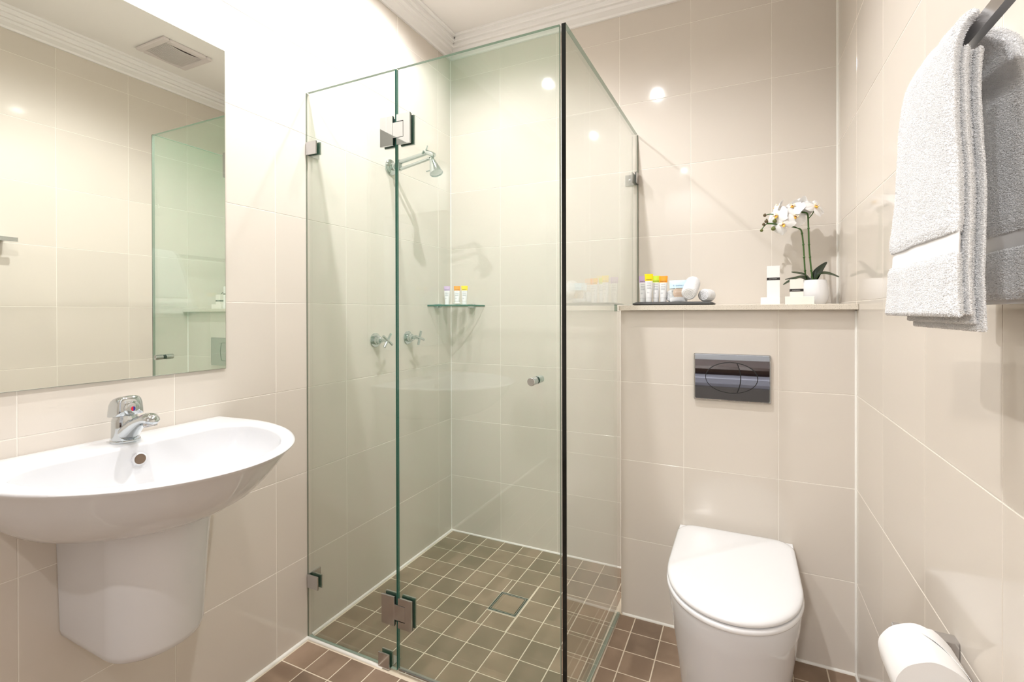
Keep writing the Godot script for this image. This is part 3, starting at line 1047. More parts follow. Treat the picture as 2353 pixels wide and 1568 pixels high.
func mixer(at: Vector3) -> void:
	var t := thing("basin_mixer", "chrome single-lever mixer tap on the wash basin", "tap", at)
	part("base_ring", lathe(Vector3.ZERO, Vector3.UP, [[0, 0.0285], [0.003, 0.029], [0.006, 0.0285], [0.0075, 0.0255]], 36).make(50), MT.chrome, t)
	# body: an upright column that leans into the spout
	var rings := []
	for q in [[0.006, 0.0268, 0.0, 0.0268], [0.02, 0.0264, 0.0, 0.0264], [0.035, 0.0262, 0.0, 0.0262], [0.050, 0.0260, 0.0, 0.0258], [0.056, 0.0255, 0.0, 0.0252], [0.0585, 0.0235, 0.0, 0.0232], [0.066, 0.0225, 0.0, 0.0222]]:
		var ring := PackedVector3Array()
		for k in 32:
			var a := TAU * k / 32
			ring.append(Vector3(q[2] + q[1] * cos(a), q[0], q[3] * sin(a)))
		rings.append(ring)
	var m := M.new()
	m.loft(rings)
	part("body", m.make(60), MT.chrome, t)
	rings = []
	# spout: starts as a tall blend on the column and narrows outward and up
	for q in [[0.000, 0.022, 0.0210, 0.0230], [0.018, 0.026, 0.0205, 0.0220], [0.032, 0.036, 0.0172, 0.0200], [0.048, 0.046, 0.0145, 0.0180], [0.066, 0.0545, 0.0125, 0.0165], [0.084, 0.0600, 0.0122, 0.0165], [0.098, 0.0630, 0.0130, 0.0170], [0.108, 0.0635, 0.0125, 0.0162], [0.116, 0.0625, 0.0100, 0.0130], [0.1205, 0.0610, 0.0055, 0.0075]]:
		var ring := PackedVector3Array()
		for k in 28:
			var a := TAU * k / 28
			ring.append(Vector3(q[0] - 0.35 * q[2] * sin(a), q[1] + q[2] * sin(a), q[3] * cos(a)))
		rings.append(ring)
	m = M.new()
	m.loft(rings)
	part("spout", m.make(70), MT.chrome, t)
	part("aerator", lathe(Vector3(0.1015, 0.0575, 0), Vector3(0.22, -1, 0), [[0, 0.0128], [0.0085, 0.0132], [0.0095, 0.0125], [0.012, 0.0125], [0.0125, 0.0105], [0.011, 0.0100]], 28).make(35), MT.satin, t)
	# lever cap: rounded block with a sloping top and a scooped front
	rings = []
	for q in [[0.0620, 0.0285, 0.0270, 0.0], [0.0640, 0.0305, 0.0290, 0.0005], [0.076, 0.0300, 0.0285, 0.0008], [0.090, 0.0285, 0.0272, 0.0012], [0.099, 0.0255, 0.0248, 0.0025], [0.1045, 0.0205, 0.0208, 0.0045], [0.1075, 0.013, 0.0140, 0.007], [0.1083, 0.004, 0.005, 0.008]]:
		var ring := PackedVector3Array()
		for k in 40:
			var a := TAU * k / 40
			var ca := cos(a)
			var sa := sin(a)
			var px: float = q[3] + q[1] * signf(ca) * pow(absf(ca), 0.55)
			ring.append(Vector3(px, q[0] + px * 0.13, q[2] * signf(sa) * pow(absf(sa), 0.55)))
		rings.append(ring)
	m = M.new()
	m.loft(rings)
	var lv := part("lever", m.make(60), MT.chrome, t)
	part("lever_scoop", lathe(Vector3(0.0275, 0.0815, 0), Vector3(1, 0.06, 0), [[-0.006, 0.0165], [0.002, 0.0170], [0.0045, 0.0150], [0.0055, 0.010], [0.0058, 0.002]], 28).make(60), MT.chrome, lv)
	# hot and cold mark: half red, half blue
	for s in 2:
		var poly := PackedVector2Array()
		for k in 13:
			var a := PI * k / 12.0 + (0.0 if s == 0 else PI)
			poly.append(Vector2(0.0056 * sin(a) * 0.75, 0.0056 * cos(a)))
		var e := extrude(poly, 0.0, 0.0008)
		var o := part("blue_mark" if s else "red_mark", e.make(30), MT.blue if s else MT.red, lv)
		o.transform = Transform3D(Basis(Vector3(0.06, 1, 0).normalized().cross(Vector3.ZERO) + Vector3(0, 0, -1), Vector3(0, 1, 0), Vector3(1, 0, 0)), Vector3(0.0331, 0.0808, 0))
		o.rotate_object_local(Vector3.BACK, PI)

# ------------------------------------------------------------------ ledge
func ledge_things() -> void:
	var l := thing("stone_ledge", "cream speckled stone ledge on top of the half wall above the toilet", "ledge", Vector3(0, 0, 0))
	part("slab", bbox(Vector3(W - 0.988 - 0.001, LEDGE_Y - 1.1685, 0.347), 0.0012, Vector3((W + 0.988) / 2, (LEDGE_Y + 1.1685) / 2, 0.1745)).make(30), MT.stone, l)
	var Y := LEDGE_Y + 0.0004
	# slate tray with chamfered ends
	var tr := thing("slate_tray", "dark grey slate tray holding toiletries on the stone ledge", "tray", Vector3(1.172, Y, 0.195))
	var rings := []
	var hx := 0.149
	var hz := 0.082
	for q in [[0.0, 0.007], [0.004, 0.001], [0.0065, 0.0], [0.010, 0.003], [0.0135, 0.013], [0.0135, 0.016]]:
		var ring := PackedVector3Array()
		var a: float = hx - q[1]
		var c: float = hz - q[1]
		var k := 0.012
		for p in [[a, c - k], [a - k, c], [-a + k, c], [-a, c - k], [-a, -c + k], [-a + k, -c], [a - k, -c], [a, -c + k]]:
			ring.append(Vector3(p[0], q[0], p[1]))
		rings.append(ring)
	var m := M.new()
	m.loft(rings)
	part("slab", m.make(20), MT.slate, tr)
	var ty := Y + 0.0139
	var grp := "toiletry tubes on the slate tray"
	squeeze_tube(Vector3(1.0485, ty, 0.180), 0.107, 0.06, MT.lilac, "lilac-topped white toiletry tube, leftmost on the slate tray", grp)
	squeeze_tube(Vector3(1.0775, ty, 0.212), 0.112, 0.30, MT.yellow, "yellow-topped white toiletry tube standing in front on the slate tray", grp)
	squeeze_tube(Vector3(1.1005, ty, 0.180), 0.106, 0.12, MT.lime, "lime-green-topped white toiletry tube behind the yellow one on the slate tray", grp)
	squeeze_tube(Vector3(1.1315, ty, 0.198), 0.103, 0.02, MT.orange, "orange-topped white toiletry tube, rightmost tube on the slate tray", grp)
	# soap in a pouch
	var p := thing("soap_pouch", "pale blue and clear pouch with a beige soap bar on the slate tray", "soap", Vector3(1.190, ty + 0.0425, 0.213))
	p.rotation = Vector3(-0.16, 0.18, 0.02)
	m = M.new()
	pillow(m, 0.064, 0.085, 0.020, 0.62, 1.0, 12)
	part("printed_top", m.make(60), MT.blue_film, p, "pale blue printed top of the pouch")
	m = M.new()
	pillow(m, 0.064, 0.085, 0.020, 0.18, 0.62, 12)
	part("clear_window", m.make(60), MT.film, p)
	m = M.new()
	pillow(m, 0.064, 0.085, 0.020, 0.0, 0.20, 8)
	part("printed_bottom", m.make(60), MT.tube_white, p)
	part("soap_bar", lathe(Vector3(0.002, -0.008, -0.006), Vector3.BACK, [[0, 0.018], [0.0025, 0.0225], [0.0095, 0.0225], [0.012, 0.018]], 32).make(40), MT.soap, p)
	lettering("K r a e m e r", 0.0052, Transform3D(Basis(Vector3.RIGHT, -0.18), Vector3(0.0, 0.0195, 0.0101)), MT.print_blue, p)
	var pr := M.new()
	for row in [0.0025, -0.002, -0.0085, -0.0115, -0.0175, -0.0205]:
		var x := -0.017
		while x < (0.008 if row > -0.004 else 0.021):
			var w := rng.randf_range(0.0012, 0.0032)
			bbox(Vector3(w, 0.0011, 0.0003), 0.0001, Vector3(x + w / 2, row, 0.0105), 1, pr)
			x += w + 0.0007
	part("fine_print", pr.make(30), MT.print_warm, p)
	# rolled face cloths
	rolled_cloth(Vector3(1.1555, ty + 0.0235, 0.196), Vector3(1.185, ty + 0.0235, 0.135), 0.0225, "white rolled face cloth behind the pouch at the left of the roll stack")
	rolled_cloth(Vector3(1.281, ty + 0.0245, 0.200), Vector3(1.301, ty + 0.0245, 0.140), 0.0230, "white rolled face cloth lying at the right end of the slate tray")
	rolled_cloth(Vector3(1.2330, ty + 0.0285, 0.262), Vector3(1.2400, ty + 0.078, 0.160), 0.0262, "white rolled face cloth propped on top of the other rolls, end facing out")
	# gift boxes
	var bg := "small boxes on the stone ledge"
	box_thing(Vector3(1.4768, Y, 0.19), Vector3(0.0612, 0.0262, 0.046), MT.box_white, "low white box lying flat under the tall banded box", bg, -1.0)
	box_thing(Vector3(1.4972, Y + 0.0264, 0.19), Vector3(0.0405, 0.1115, 0.042), MT.box_white, "tall white box with a black band standing on the low box", bg, 0.585)
	box_thing(Vector3(1.5535, Y, 0.20), Vector3(0.0885, 0.0280, 0.040), MT.box_cream, "low cream box lying flat under the square banded box", bg, -1.0)
	box_thing(Vector3(1.5695, Y + 0.0282, 0.198), Vector3(0.0405, 0.0600, 0.036), MT.box_cream, "square cream box with a black band next to the flower pot", bg, 0.36)
	orchid()

func box_thing(corner: Vector3, size: Vector3, mt: Material, label: String, group: String, band: float) -> void:
	var t := thing("gift_box", label, "box", corner + Vector3(size.x / 2, 0, size.z / 2), group)
	t.rotation.y = -0.03
	part("carton", bbox(size, 0.0007, Vector3(0, size.y / 2, 0), 1).make(20), mt, t)
	if band > 0:
		part("band", bbox(Vector3(size.x + 0.0008, 0.0098, size.z + 0.0008), 0.0007, Vector3(0, size.y * band, 0), 1).make(20), MT.band, t, "black paper band")
		var pr := M.new()
		var x := -0.013
		while x < 0.010:
			var w := rng.randf_range(0.0008, 0.0016)
			bbox(Vector3(w, rng.randf_range(0.0012, 0.0020), 0.0003), 0.0001, Vector3(x, size.y * band, size.z / 2 + 0.0005), 1, pr)
			x += w + 0.0005
		part("fine_print", pr.make(20), MT.print_white, t)

func rolled_cloth(a: Vector3, b: Vector3, r: float, label: String) -> void:
	var t := thing("rolled_cloth", label, "face cloth", a, "rolled white face cloths on the slate tray")
	var d := (b - a)
	var L := d.length()
	var ax := d.normalized()
	var u := ax.cross(Vector3.UP).normalized()
	var w := u.cross(ax)
	var m := M.new()
	var n := 40
	var rings := []
	for q in [[0.0, 0.80], [0.003, 0.93], [0.009, 1.0], [L * 0.3, 1.01], [L * 0.6, 0.99], [L - 0.009, 1.0], [L - 0.003, 0.93], [L, 0.80]]:
		var ring := PackedVector3Array()
		for k in n:
			var g := TAU * k / n
			# the loose end of the cloth makes a small step round the roll
			var rr: float = r * q[1] * (1.0 + 0.05 * (1.0 - fmod(g + 0.6, TAU) / TAU))
			ring.append(ax * q[0] + (u * cos(g) + w * sin(g)) * rr)
		rings.append(ring)
	m.loft(rings)
	pile(part("roll", m.make(35), MT.terry_fine, t), 0.0012, 0.0008, 0.00035, MT.loops, 17)
	# spiral edge at both ends
	for e in 2:
		var pts := []
		for k in 54:
			var g := k * 0.36
			var rr := lerpf(r * 0.10, r * 0.80, k / 53.0)
			pts.append(ax * (L + 0.0002 if e else -0.0002) + (u * cos(g) + w * sin(g)) * rr)
		part("spiral_edge", tube(pts, [r * 0.062], 6).make(60), MT.terry_fine, t)

func petal_mesh(L: float, wd: float, cup: float, tip: float) -> ArrayMesh:
	var key := "petal%d_%d_%d_%d" % [L * 1e4, wd * 1e4, cup * 100, tip * 100]
	if mesh_cache.has(key):
		return mesh_cache[key]
	var m := M.new()
	var nu := 8
	var nv := 9
	for side in 2:
		for i in nv + 1:
			var v := float(i) / nv
			var wv := wd * pow(sin(PI * pow(v, tip) * 0.97 + 0.03), 0.75)
			for k in nu + 1:
				var u := float(k) / nu * 2 - 1
				m.add(Vector3(u * wv, v * L, -cup * L * v * v - 0.25 * wv * u * u + 0.04 * wd * sin(5 * v + 3 * u) - side * 0.0005))
	var row := nu + 1
	for i in nv:
		for k in nu:
			var a := i * row + k
			m.quad(a, a + 1, a + row + 1, a + row)
			var b := a + (nv + 1) * row
			m.quad(b, b + row, b + row + 1, b + 1)
	var off := (nv + 1) * row
	for i in nv:
		for k in [0, nu]:
			var a: int = i * row + k
			if k == 0:
				m.quad(a, a + row, a + row + off, a + off)
			else:
				m.quad(a, a + off, a + off + row, a + row)
	var am := m.make(60)
	mesh_cache[key] = am
	return am

func leaf_mesh(pts: Array, wd: float, up: Vector3, fold := 0.35) -> ArrayMesh:
	var path := smooth_path(pts, 5)
	var m := M.new()
	var n := path.size()
	var rings := []
	for i in n:
		var v := float(i) / (n - 1)
		var d: Vector3 = (path[min(i + 1, n - 1)] - path[max(i - 1, 0)]).normalized()
		var side := d.cross(up).normalized()
		var nn := side.cross(d)
		var wv := wd * (0.06 + pow(sin(PI * clampf(pow(v, 0.8) * 0.94 + 0.05, 0, 1)), 0.8))
		var ring := PackedVector3Array()
		for s in [-1.0, -0.5, 0.0, 0.5, 1.0]:
			ring.append(path[i] + side * s * wv + nn * (absf(s) * fold * wv + 0.0008))
		for s in [1.0, 0.5, 0.0, -0.5, -1.0]:
			ring.append(path[i] + side * s * wv * 0.98 + nn * (absf(s) * fold * wv - 0.0008))
		rings.append(ring)
	m.loft(rings)
	return m.make(50)

func orchid() -> void:
	var c := Vector3(1.659, LEDGE_Y + 0.0004, 0.105)
	var t := thing("potted_orchid", "white artificial moth orchid in a round white pot on the stone ledge", "orchid", c)
	part("pot", lathe(Vector3.ZERO, Vector3.UP, [[0, 0.027], [0.001, 0.030], [0.008, 0.036], [0.022, 0.0415], [0.042, 0.0435], [0.062, 0.0425], [0.078, 0.0395], [0.088, 0.0375], [0.0905, 0.0365], [0.0905, 0.0345], [0.084, 0.0345]], 48).make(50), MT.pot, t)
	part("potting_bark", lathe(Vector3(0, 0.078, 0), Vector3.UP, [[0, 0.034], [0.005, 0.034], [0.008, 0.02]], 24).make(50), MT.bark, t)
	var P := func(x: float, y: float, z: float) -> Vector3: return Vector3(x + 0.004, y + 0.002, 0.105 + (z - 0.15) * 0.6) - c
	# leaves
	var lv := [
		[[P.call(1.650, 1.270, 0.150), P.call(1.668, 1.297, 0.160), P.call(1.695, 1.298, 0.175), P.call(1.728, 1.284, 0.180)], 0.0165, MT.leaf, 0.10],
		[[P.call(1.650, 1.268, 0.148), P.call(1.662, 1.300, 0.140), P.call(1.678, 1.323, 0.130), P.call(1.695, 1.342, 0.122)], 0.0165, MT.leaf_dark, 0.12],
		[[P.call(1.646, 1.268, 0.158), P.call(1.625, 1.294, 0.172), P.call(1.602, 1.302, 0.180), P.call(1.578, 1.307, 0.184)], 0.0150, MT.leaf, 0.08],
		[[P.call(1.644, 1.268, 0.140), P.call(1.614, 1.290, 0.120), P.call(1.580, 1.279, 0.110), P.call(1.554, 1.263, 0.108)], 0.0130, MT.leaf, 0.10],
		[[P.call(1.646, 1.268, 0.140), P.call(1.622, 1.291, 0.110), P.call(1.590, 1.288, 0.090), P.call(1.562, 1.284, 0.080)], 0.0120, MT.leaf_dark, 0.10]]
	for q in lv:
		part("leaf", leaf_mesh(q[0], q[1], Vector3.UP + Vector3(0, 0, 0.35), q[3]), q[2], t)
	# flower stems with nodes
	var s1 := smooth_path([P.call(1.640, 1.262, 0.150), P.call(1.6262, 1.290, 0.150), P.call(1.6215, 1.350, 0.151), P.call(1.6182, 1.409, 0.152), P.call(1.6125, 1.457, 0.155), P.call(1.6030, 1.469, 0.160), P.call(1.5819, 1.4765, 0.165), P.call(1.548, 1.485, 0.170), P.call(1.515, 1.492, 0.172), P.call(1.497, 1.494, 0.172)], 5)
	part("flower_stem", tube(s1, [0.0027], 10).make(60), MT.stem, t)
	var s2 := smooth_path([P.call(1.654, 1.262, 0.150), P.call(1.6464, 1.290, 0.150), P.call(1.6405, 1.350, 0.150), P.call(1.6365, 1.408, 0.150), P.call(1.6345, 1.480, 0.150), P.call(1.6325, 1.518, 0.150), P.call(1.6234, 1.527, 0.152), P.call(1.602, 1.531, 0.155), P.call(1.588, 1.540, 0.158)], 5)
	part("flower_stem", tube(s2, [0.0029], 10).make(60), MT.stem, t)
	for q in [[P.call(1.634, 1.503, 0.150), P.call(1.6455, 1.517, 0.152), P.call(1.6535, 1.533, 0.156)], [P.call(1.596, 1.472, 0.163), P.call(1.598, 1.485, 0.165), P.call(1.595, 1.502, 0.168)], [P.call(1.497, 1.494, 0.172), P.call(1.487, 1.484, 0.174), P.call(1.479, 1.472, 0.176)], [P.call(1.50, 1.494, 0.172), P.call(1.499, 1.506, 0.172), P.call(1.495, 1.512, 0.172)], [P.call(1.520, 1.527, 0.172), P.call(1.506, 1.529, 0.172), P.call(1.494, 1.5265, 0.172)]]:
		part("side_stem", tube(smooth_path(q, 4), [0.0018], 8).make(60), MT.stem, t)
	for q in [s1[7], s1[11], s1[15], s1[19], s2[7], s2[11], s2[15], s2[19]]:
		part("stem_node", lathe(q - Vector3(0, 0.004, 0), Vector3.UP, [[0, 0.0027], [0.003, 0.0040], [0.005, 0.0040], [0.008, 0.0026]], 10).make(60), MT.stem, t)
	for q in [[1.4885, 1.526, 0.0062, 0], [1.4935, 1.503, 0.0068, 0], [1.4845, 1.492, 0.0055, 0], [1.4776, 1.4695, 0.0058, 1], [1.5168, 1.4735, 0.0082, 1], [1.5215, 1.5015, 0.0078, 1]]:
		var bm := lathe(Vector3(0, -q[2], 0), Vector3(0.25, 1, 0), [[0, 0.1 * q[2]], [0.25 * q[2], 0.72 * q[2]], [0.8 * q[2], q[2]], [1.3 * q[2], 0.92 * q[2]], [1.9 * q[2], 0.45 * q[2]], [2.15 * q[2], 0.08 * q[2]]], 16)
		var o := part("bud", bm.make(70), MT.bud_green if q[3] else MT.bud, t)
		o.position = P.call(q[0], q[1], 0.176)
	# flowers: [x, y, z, facing, roll, size]
	for q in [
		[1.536, 1.556, 0.150, Vector3(-0.75, 0.35, -0.1), 0.5, 0.95], [1.530, 1.520, 0.185, Vector3(-0.75, 0.05, 0.75), 0.3, 1.2], [1.590, 1.511, 0.190, Vector3(0.35, 0.05, 0.95), -0.5, 1.2],
		[1.550, 1.486, 0.195, Vector3(-0.45, -0.25, 0.85), 0.6, 1.2], [1.586, 1.551, 0.165, Vector3(-0.35, 0.45, 0.55), -0.2, 1.2], [1.615, 1.553, 0.135, Vector3(0.2, 0.5, -0.75), 0.3, 1.2],
		[1.655, 1.543, 0.170, Vector3(0.55, 0.45, 0.72), -0.55, 1.1]]:
		flower(t, P.call(q[0], q[1], q[2]), q[3], q[4], q[5])

func flower(t: Node3D, at: Vector3, facing: Vector3, roll: float, k: float) -> void:
	var z := facing.normalized()
	var x := Vector3.UP.cross(z).normalized()
	var B := Basis(x, z.cross(x), z) * Basis(Vector3.BACK, roll)
	# the fused centre (column) is the flower's own mesh, its petals are sub-parts
	var fl := part("flower", lathe(Vector3(0, 0, -0.006), Vector3.BACK, [[0, 0.002], [0.004, 0.004], [0.012, 0.0038], [0.016, 0.0015]], 12).make(70), MT.lip_pale, t)
	fl.transform = Transform3D(B, at)
	for q in [[PI / 2, 0.036, 0.0225, 1.05, 0.12], [-PI / 2, 0.036, 0.0225, 1.05, 0.12], [0.0, 0.036, 0.0125, 0.85, 0.1], [2.25, 0.036, 0.0130, 0.85, 0.2], [-2.25, 0.036, 0.0130, 0.85, 0.2]]:
		var o := part("petal", petal_mesh(q[1] * k, q[2] * k, q[4], q[3]), MT.petal, fl)
		o.rotation.z = q[0]
	var lip := leaf_mesh([Vector3(0, -0.001, 0.002), Vector3(0, -0.006, 0.010), Vector3(0, -0.013, 0.012)], 0.006, Vector3(0, 0.3, 1), -0.8)
	part("lip", lip, MT.lip, fl, "yellow lip")
	var lobe := M.new()
	for s in [-1, 1]:
		tube([Vector3(s * 0.002, -0.001, 0.002), Vector3(s * 0.007, 0.001, 0.008), Vector3(s * 0.006, 0.005, 0.012)], [0.003, 0.004, 0.001], 8, lobe)
	part("side_lobes", lobe.make(70), MT.lip_pale, fl)
	part("throat", lathe(Vector3(0, -0.002, 0.004), Vector3.BACK, [[0, 0.003], [0.003, 0.0036], [0.006, 0.001]], 10).make(70), MT.lip_red, fl)

# ------------------------------------------------------------------ toilet
func d_ring(y: float, hw: float, z0: float, z1: float, front: float, n := 40, corner := 0.0) -> PackedVector3Array:
	# back edge straight at z0, sides straight to z1, then a half ellipse to front
	var out := PackedVector3Array()
	if corner > 0:
		for k in 6:
			var a := PI / 2 * k / 5.0
			out.append(Vector3(hw - corner + corner * sin(a), y, z0 + corner - corner * cos(a)))
	else:
		for k in 6:
			out.append(Vector3(hw, y, z0 + 0.002 * k))
	for k in n + 1:
		var a := PI * k / n
		out.append(Vector3(hw * cos(a), y, z1 + (front - z1) * pow(sin(a), 0.9)))
	if corner > 0:
		for k in 6:
			var a := PI / 2 * (5 - k) / 5.0
			out.append(Vector3(-hw + corner - corner * sin(a), y, z0 + corner - corner * cos(a)))
	else:
		for k in 6:
			out.append(Vector3(-hw, y, z0 + 0.002 * (5 - k)))
	return out

func toilet() -> void:
	var zc := ZC + 0.0015
	var t := thing("toilet", "white back-to-wall toilet with its lid closed, below the stone ledge", "toilet", Vector3(1.3885, 0, 0))
	var m := M.new()
	m.loft([d_ring(0.0, 0.142, zc, 0.55, 0.735), d_ring(0.004, 0.146, zc, 0.55, 0.742), d_ring(0.06, 0.150, zc, 0.56, 0.758), d_ring(0.14, 0.157, zc, 0.57, 0.785), d_ring(0.22, 0.165, zc, 0.585, 0.810), d_ring(0.295, 0.171, zc, 0.60, 0.829), d_ring(0.305, 0.1735, zc, 0.605, 0.834), d_ring(0.345, 0.1765, zc, 0.61, 0.841), d_ring(0.360, 0.1772, zc, 0.61, 0.843), d_ring(0.3645, 0.1755, zc, 0.61, 0.841), d_ring(0.366, 0.171, zc, 0.61, 0.837)])
	part("pan", m.make(35), MT.ceramic, t)
	# rear deck that carries the lid hinges
	part("hinge_deck", bbox(Vector3(0.362, 0.0205, 0.060), 0.003, Vector3(0, 0.3755, zc + 0.031), 3).make(30), MT.seat, t)
	var z0 := zc + 0.024
	m = M.new()
	m.loft([d_ring(0.3672, 0.1760, z0 + 0.05, 0.61, 0.845, 40, 0.012), d_ring(0.3685, 0.1800, z0 + 0.05, 0.61, 0.8500, 40, 0.012), d_ring(0.374, 0.1822, z0 + 0.05, 0.61, 0.8530, 40, 0.012), d_ring(0.380, 0.1812, z0 + 0.05, 0.61, 0.8515, 40, 0.012), d_ring(0.3835, 0.1780, z0 + 0.05, 0.61, 0.8475, 40, 0.012)])
	part("seat", m.make(60), MT.seat, t)
	m = M.new()
	var rings := []
	for q in [[0.3852, 0.1745, 0.006], [0.387, 0.1785, 0.002], [0.3925, 0.1802, 0.0], [0.398, 0.1790, 0.0015], [0.4025, 0.1745, 0.006], [0.4055, 0.166, 0.0145], [0.4075, 0.150, 0.030], [0.4088, 0.11, 0.065], [0.4094, 0.05, 0.12]]:
		rings.append(d_ring(q[0], q[1], z0 + q[2], lerpf(0.61, 0.56, (0.18 - q[1]) / 0.18), 0.850 - q[2] * 1.25, 40, 0.055 * q[1] / 0.18))
	m.loft(rings)
	part("lid", m.make(60), MT.seat, t)
	# dual flush plate on the half wall
	var f := thing("flush_plate", "mirror-polished chrome dual flush plate on the half wall above the toilet", "flush plate", Vector3(1.3807, 0.932, ZC + 0.0005))
	rings = []
	for q in [[0.0, 0.1225, 0.0810], [0.004, 0.1240, 0.0825], [0.010, 0.1240, 0.0825], [0.012, 0.1225, 0.0810], [0.0122, 0.1205, 0.0790], [0.0112, 0.1195, 0.0780]]:
		var ring := PackedVector3Array()
		for p in rounded_rect(q[1], q[2], 0.005, 4):
			ring.append(Vector3(p.x, p.y, q[0]))
		rings.append(ring)
	m = M.new()
	m.loft(rings)
	part("plate", m.make(30), MT.plate, f)
	# oval button in two unequal halves with a curved split
	for s in 2:
		var poly := PackedVector2Array()
		var g := 0.0011
		var a0 := 1.36
		if s == 0:
			for k in 33:
				var a := lerpf(a0, TAU - a0, k / 32.0)
				poly.append(Vector2(0.0835 * cos(a), 0.053 * sin(a)))
			for k in range(1, 12):
				var y := lerpf(-0.053 * sin(a0), 0.053 * sin(a0), k / 12.0)
				poly.append(Vector2(0.0175 + 0.012 * (1 - pow(y / 0.0518, 2)), y))
		else:
			for k in 25:
				var a := lerpf(-a0 + 0.03, a0 - 0.03, k / 24.0)
				poly.append(Vector2(0.0835 * cos(a), 0.053 * sin(a)))
			for k in range(1, 12):
				var y := lerpf(0.053 * sin(a0 - 0.03), -0.053 * sin(a0 - 0.03), k / 12.0)
				poly.append(Vector2(0.0175 + 0.0022 + 0.012 * (1 - pow(y / 0.0518, 2)), y))
		var off := Geometry2D.offset_polygon(poly, -0.0009)
		var pm := M.new()
		extrude(off[0], 0.006, 0.0136, pm)
		var o := part("flush_button", pm.make(30), MT.plate, f, "larger oval flush button" if s == 0 else "smaller oval flush button")
		o.rotation.y = [0.010, -0.05][s]
	var gr := PackedVector2Array()
	for k in 48:
		gr.append(Vector2(0.085 * cos(TAU * k / 48), 0.0545 * sin(TAU * k / 48)))
	part("button_groove", extrude(gr, 0.0060, 0.0116).make(30), MT.dark, f)

# ------------------------------------------------------------------ towel and paper
# cloth laid along a path in the xy plane (x out from the wall, y up), as wide as z0..z1 at every point
func cloth(path: Array, thick: Array, z0: Array, z1: Array, wave: float, seed_: int) -> M:
	var m := M.new()
	var n := path.size()
	var nz := 26
	var fn := FastNoiseLite.new()
	fn.seed = seed_
	fn.frequency = 1.0
	var rings := []
	for i in n:
		var d: Vector2 = (path[min(i + 1, n - 1)] - path[max(i - 1, 0)]).normalized()
		var nn := Vector2(d.y, -d.x)
		var h: float = thick[i] / 2
		var ring := PackedVector3Array()
		var r := minf(h, 0.008)
		for s in [1, -1]:
			for k in nz + 1:
				var f := float(k) / nz
				if s < 0: f = 1.0 - f
				var z := lerpf(z0[i], z1[i], f)
				var edge := minf(z - z0[i], z1[i] - z)
				var hh := h * sqrt(clampf(1.0 - pow(1.0 - clampf(edge / r, 0.0, 1.0), 2), 0.0, 1.0))
				var wv := wave * fn.get_noise_2d(z * 7.0, path[i].y * 2.5)
				var p: Vector2 = path[i] + nn * (s * maxf(hh, 0.0004) + wv)
				ring.append(Vector3(p.x, p.y, z))
		rings.append(ring)
	m.loft(rings)
	return m

func pile(of: MeshInstance3D, spacing: float, length: float, thick: float, m: Material, seed_: int, keep := func(_p: Vector3, _n: Vector3) -> bool: return true) -> void:
	# the loops of the terry: one joined mass of tiny bent tufts over the cloth
	var r := RandomNumberGenerator.new()
	r.seed = seed_
	var key := "tuft%d" % roundi(length * 1e5)
	if not mesh_cache.has(key):
		var tm := M.new()
		var rings := []
		for q in [[-0.25, 0.0, 1.0], [0.35, 0.0, 1.1], [0.75, 0.18, 0.9], [0.95, 0.42, 0.45]]:
			var ring := PackedVector3Array()
			for k in 4:
				ring.append(Vector3(cos(TAU * k / 4) * thick * q[2] + q[1] * length, q[0] * length, sin(TAU * k / 4) * thick * q[2]))
			rings.append(ring)
		tm.loft(rings, false, true)
		mesh_cache[key] = tm.make(80, false)
		mesh_cache[key].surface_set_material(0, m)
	var arr := of.mesh.surface_get_arrays(0)
	var P: PackedVector3Array = arr[Mesh.ARRAY_VERTEX]
	var N: PackedVector3Array = arr[Mesh.ARRAY_NORMAL]
	var xf := []
	var carry := 0.0
	for f in range(0, P.size(), 3):
		var a := P[f]
		var e1 := P[f + 1] - a
		var e2 := P[f + 2] - a
		if not keep.call(a + (e1 + e2) / 3, N[f]):
			continue
		carry += e1.cross(e2).length() / 2 / (spacing * spacing)
		while carry > 0.0:
			carry -= 1.0
			var u := r.randf()
			var v := r.randf()
			if u + v > 1.0:
				u = 1.0 - u
				v = 1.0 - v
			var n := (N[f] * (1.0 - u - v) + N[f + 1] * u + N[f + 2] * v).normalized()
			var d := (n + Vector3(r.randf_range(-0.5, 0.5), r.randf_range(-0.75, 0.25), r.randf_range(-0.5, 0.5))).normalized()
			var s := d.cross(Vector3(r.randf() - 0.5, r.randf() - 0.5, r.randf() - 0.5)).normalized()
			xf.append(Transform3D(Basis(s, d, s.cross(d)) * r.randf_range(0.8, 1.25), a + e1 * u + e2 * v))
	var mm := MultiMesh.new()
	mm.transform_format = MultiMesh.TRANSFORM_3D
	mm.mesh = mesh_cache[key]
	mm.instance_count = xf.size()
	for i in xf.size():
		mm.set_instance_transform(i, xf[i])
	var o := MultiMeshInstance3D.new()
	o.name = "terry_loops"
	o.multimesh = mm
	o.set_meta("kind", "stuff")
	of.add_child(o, true)

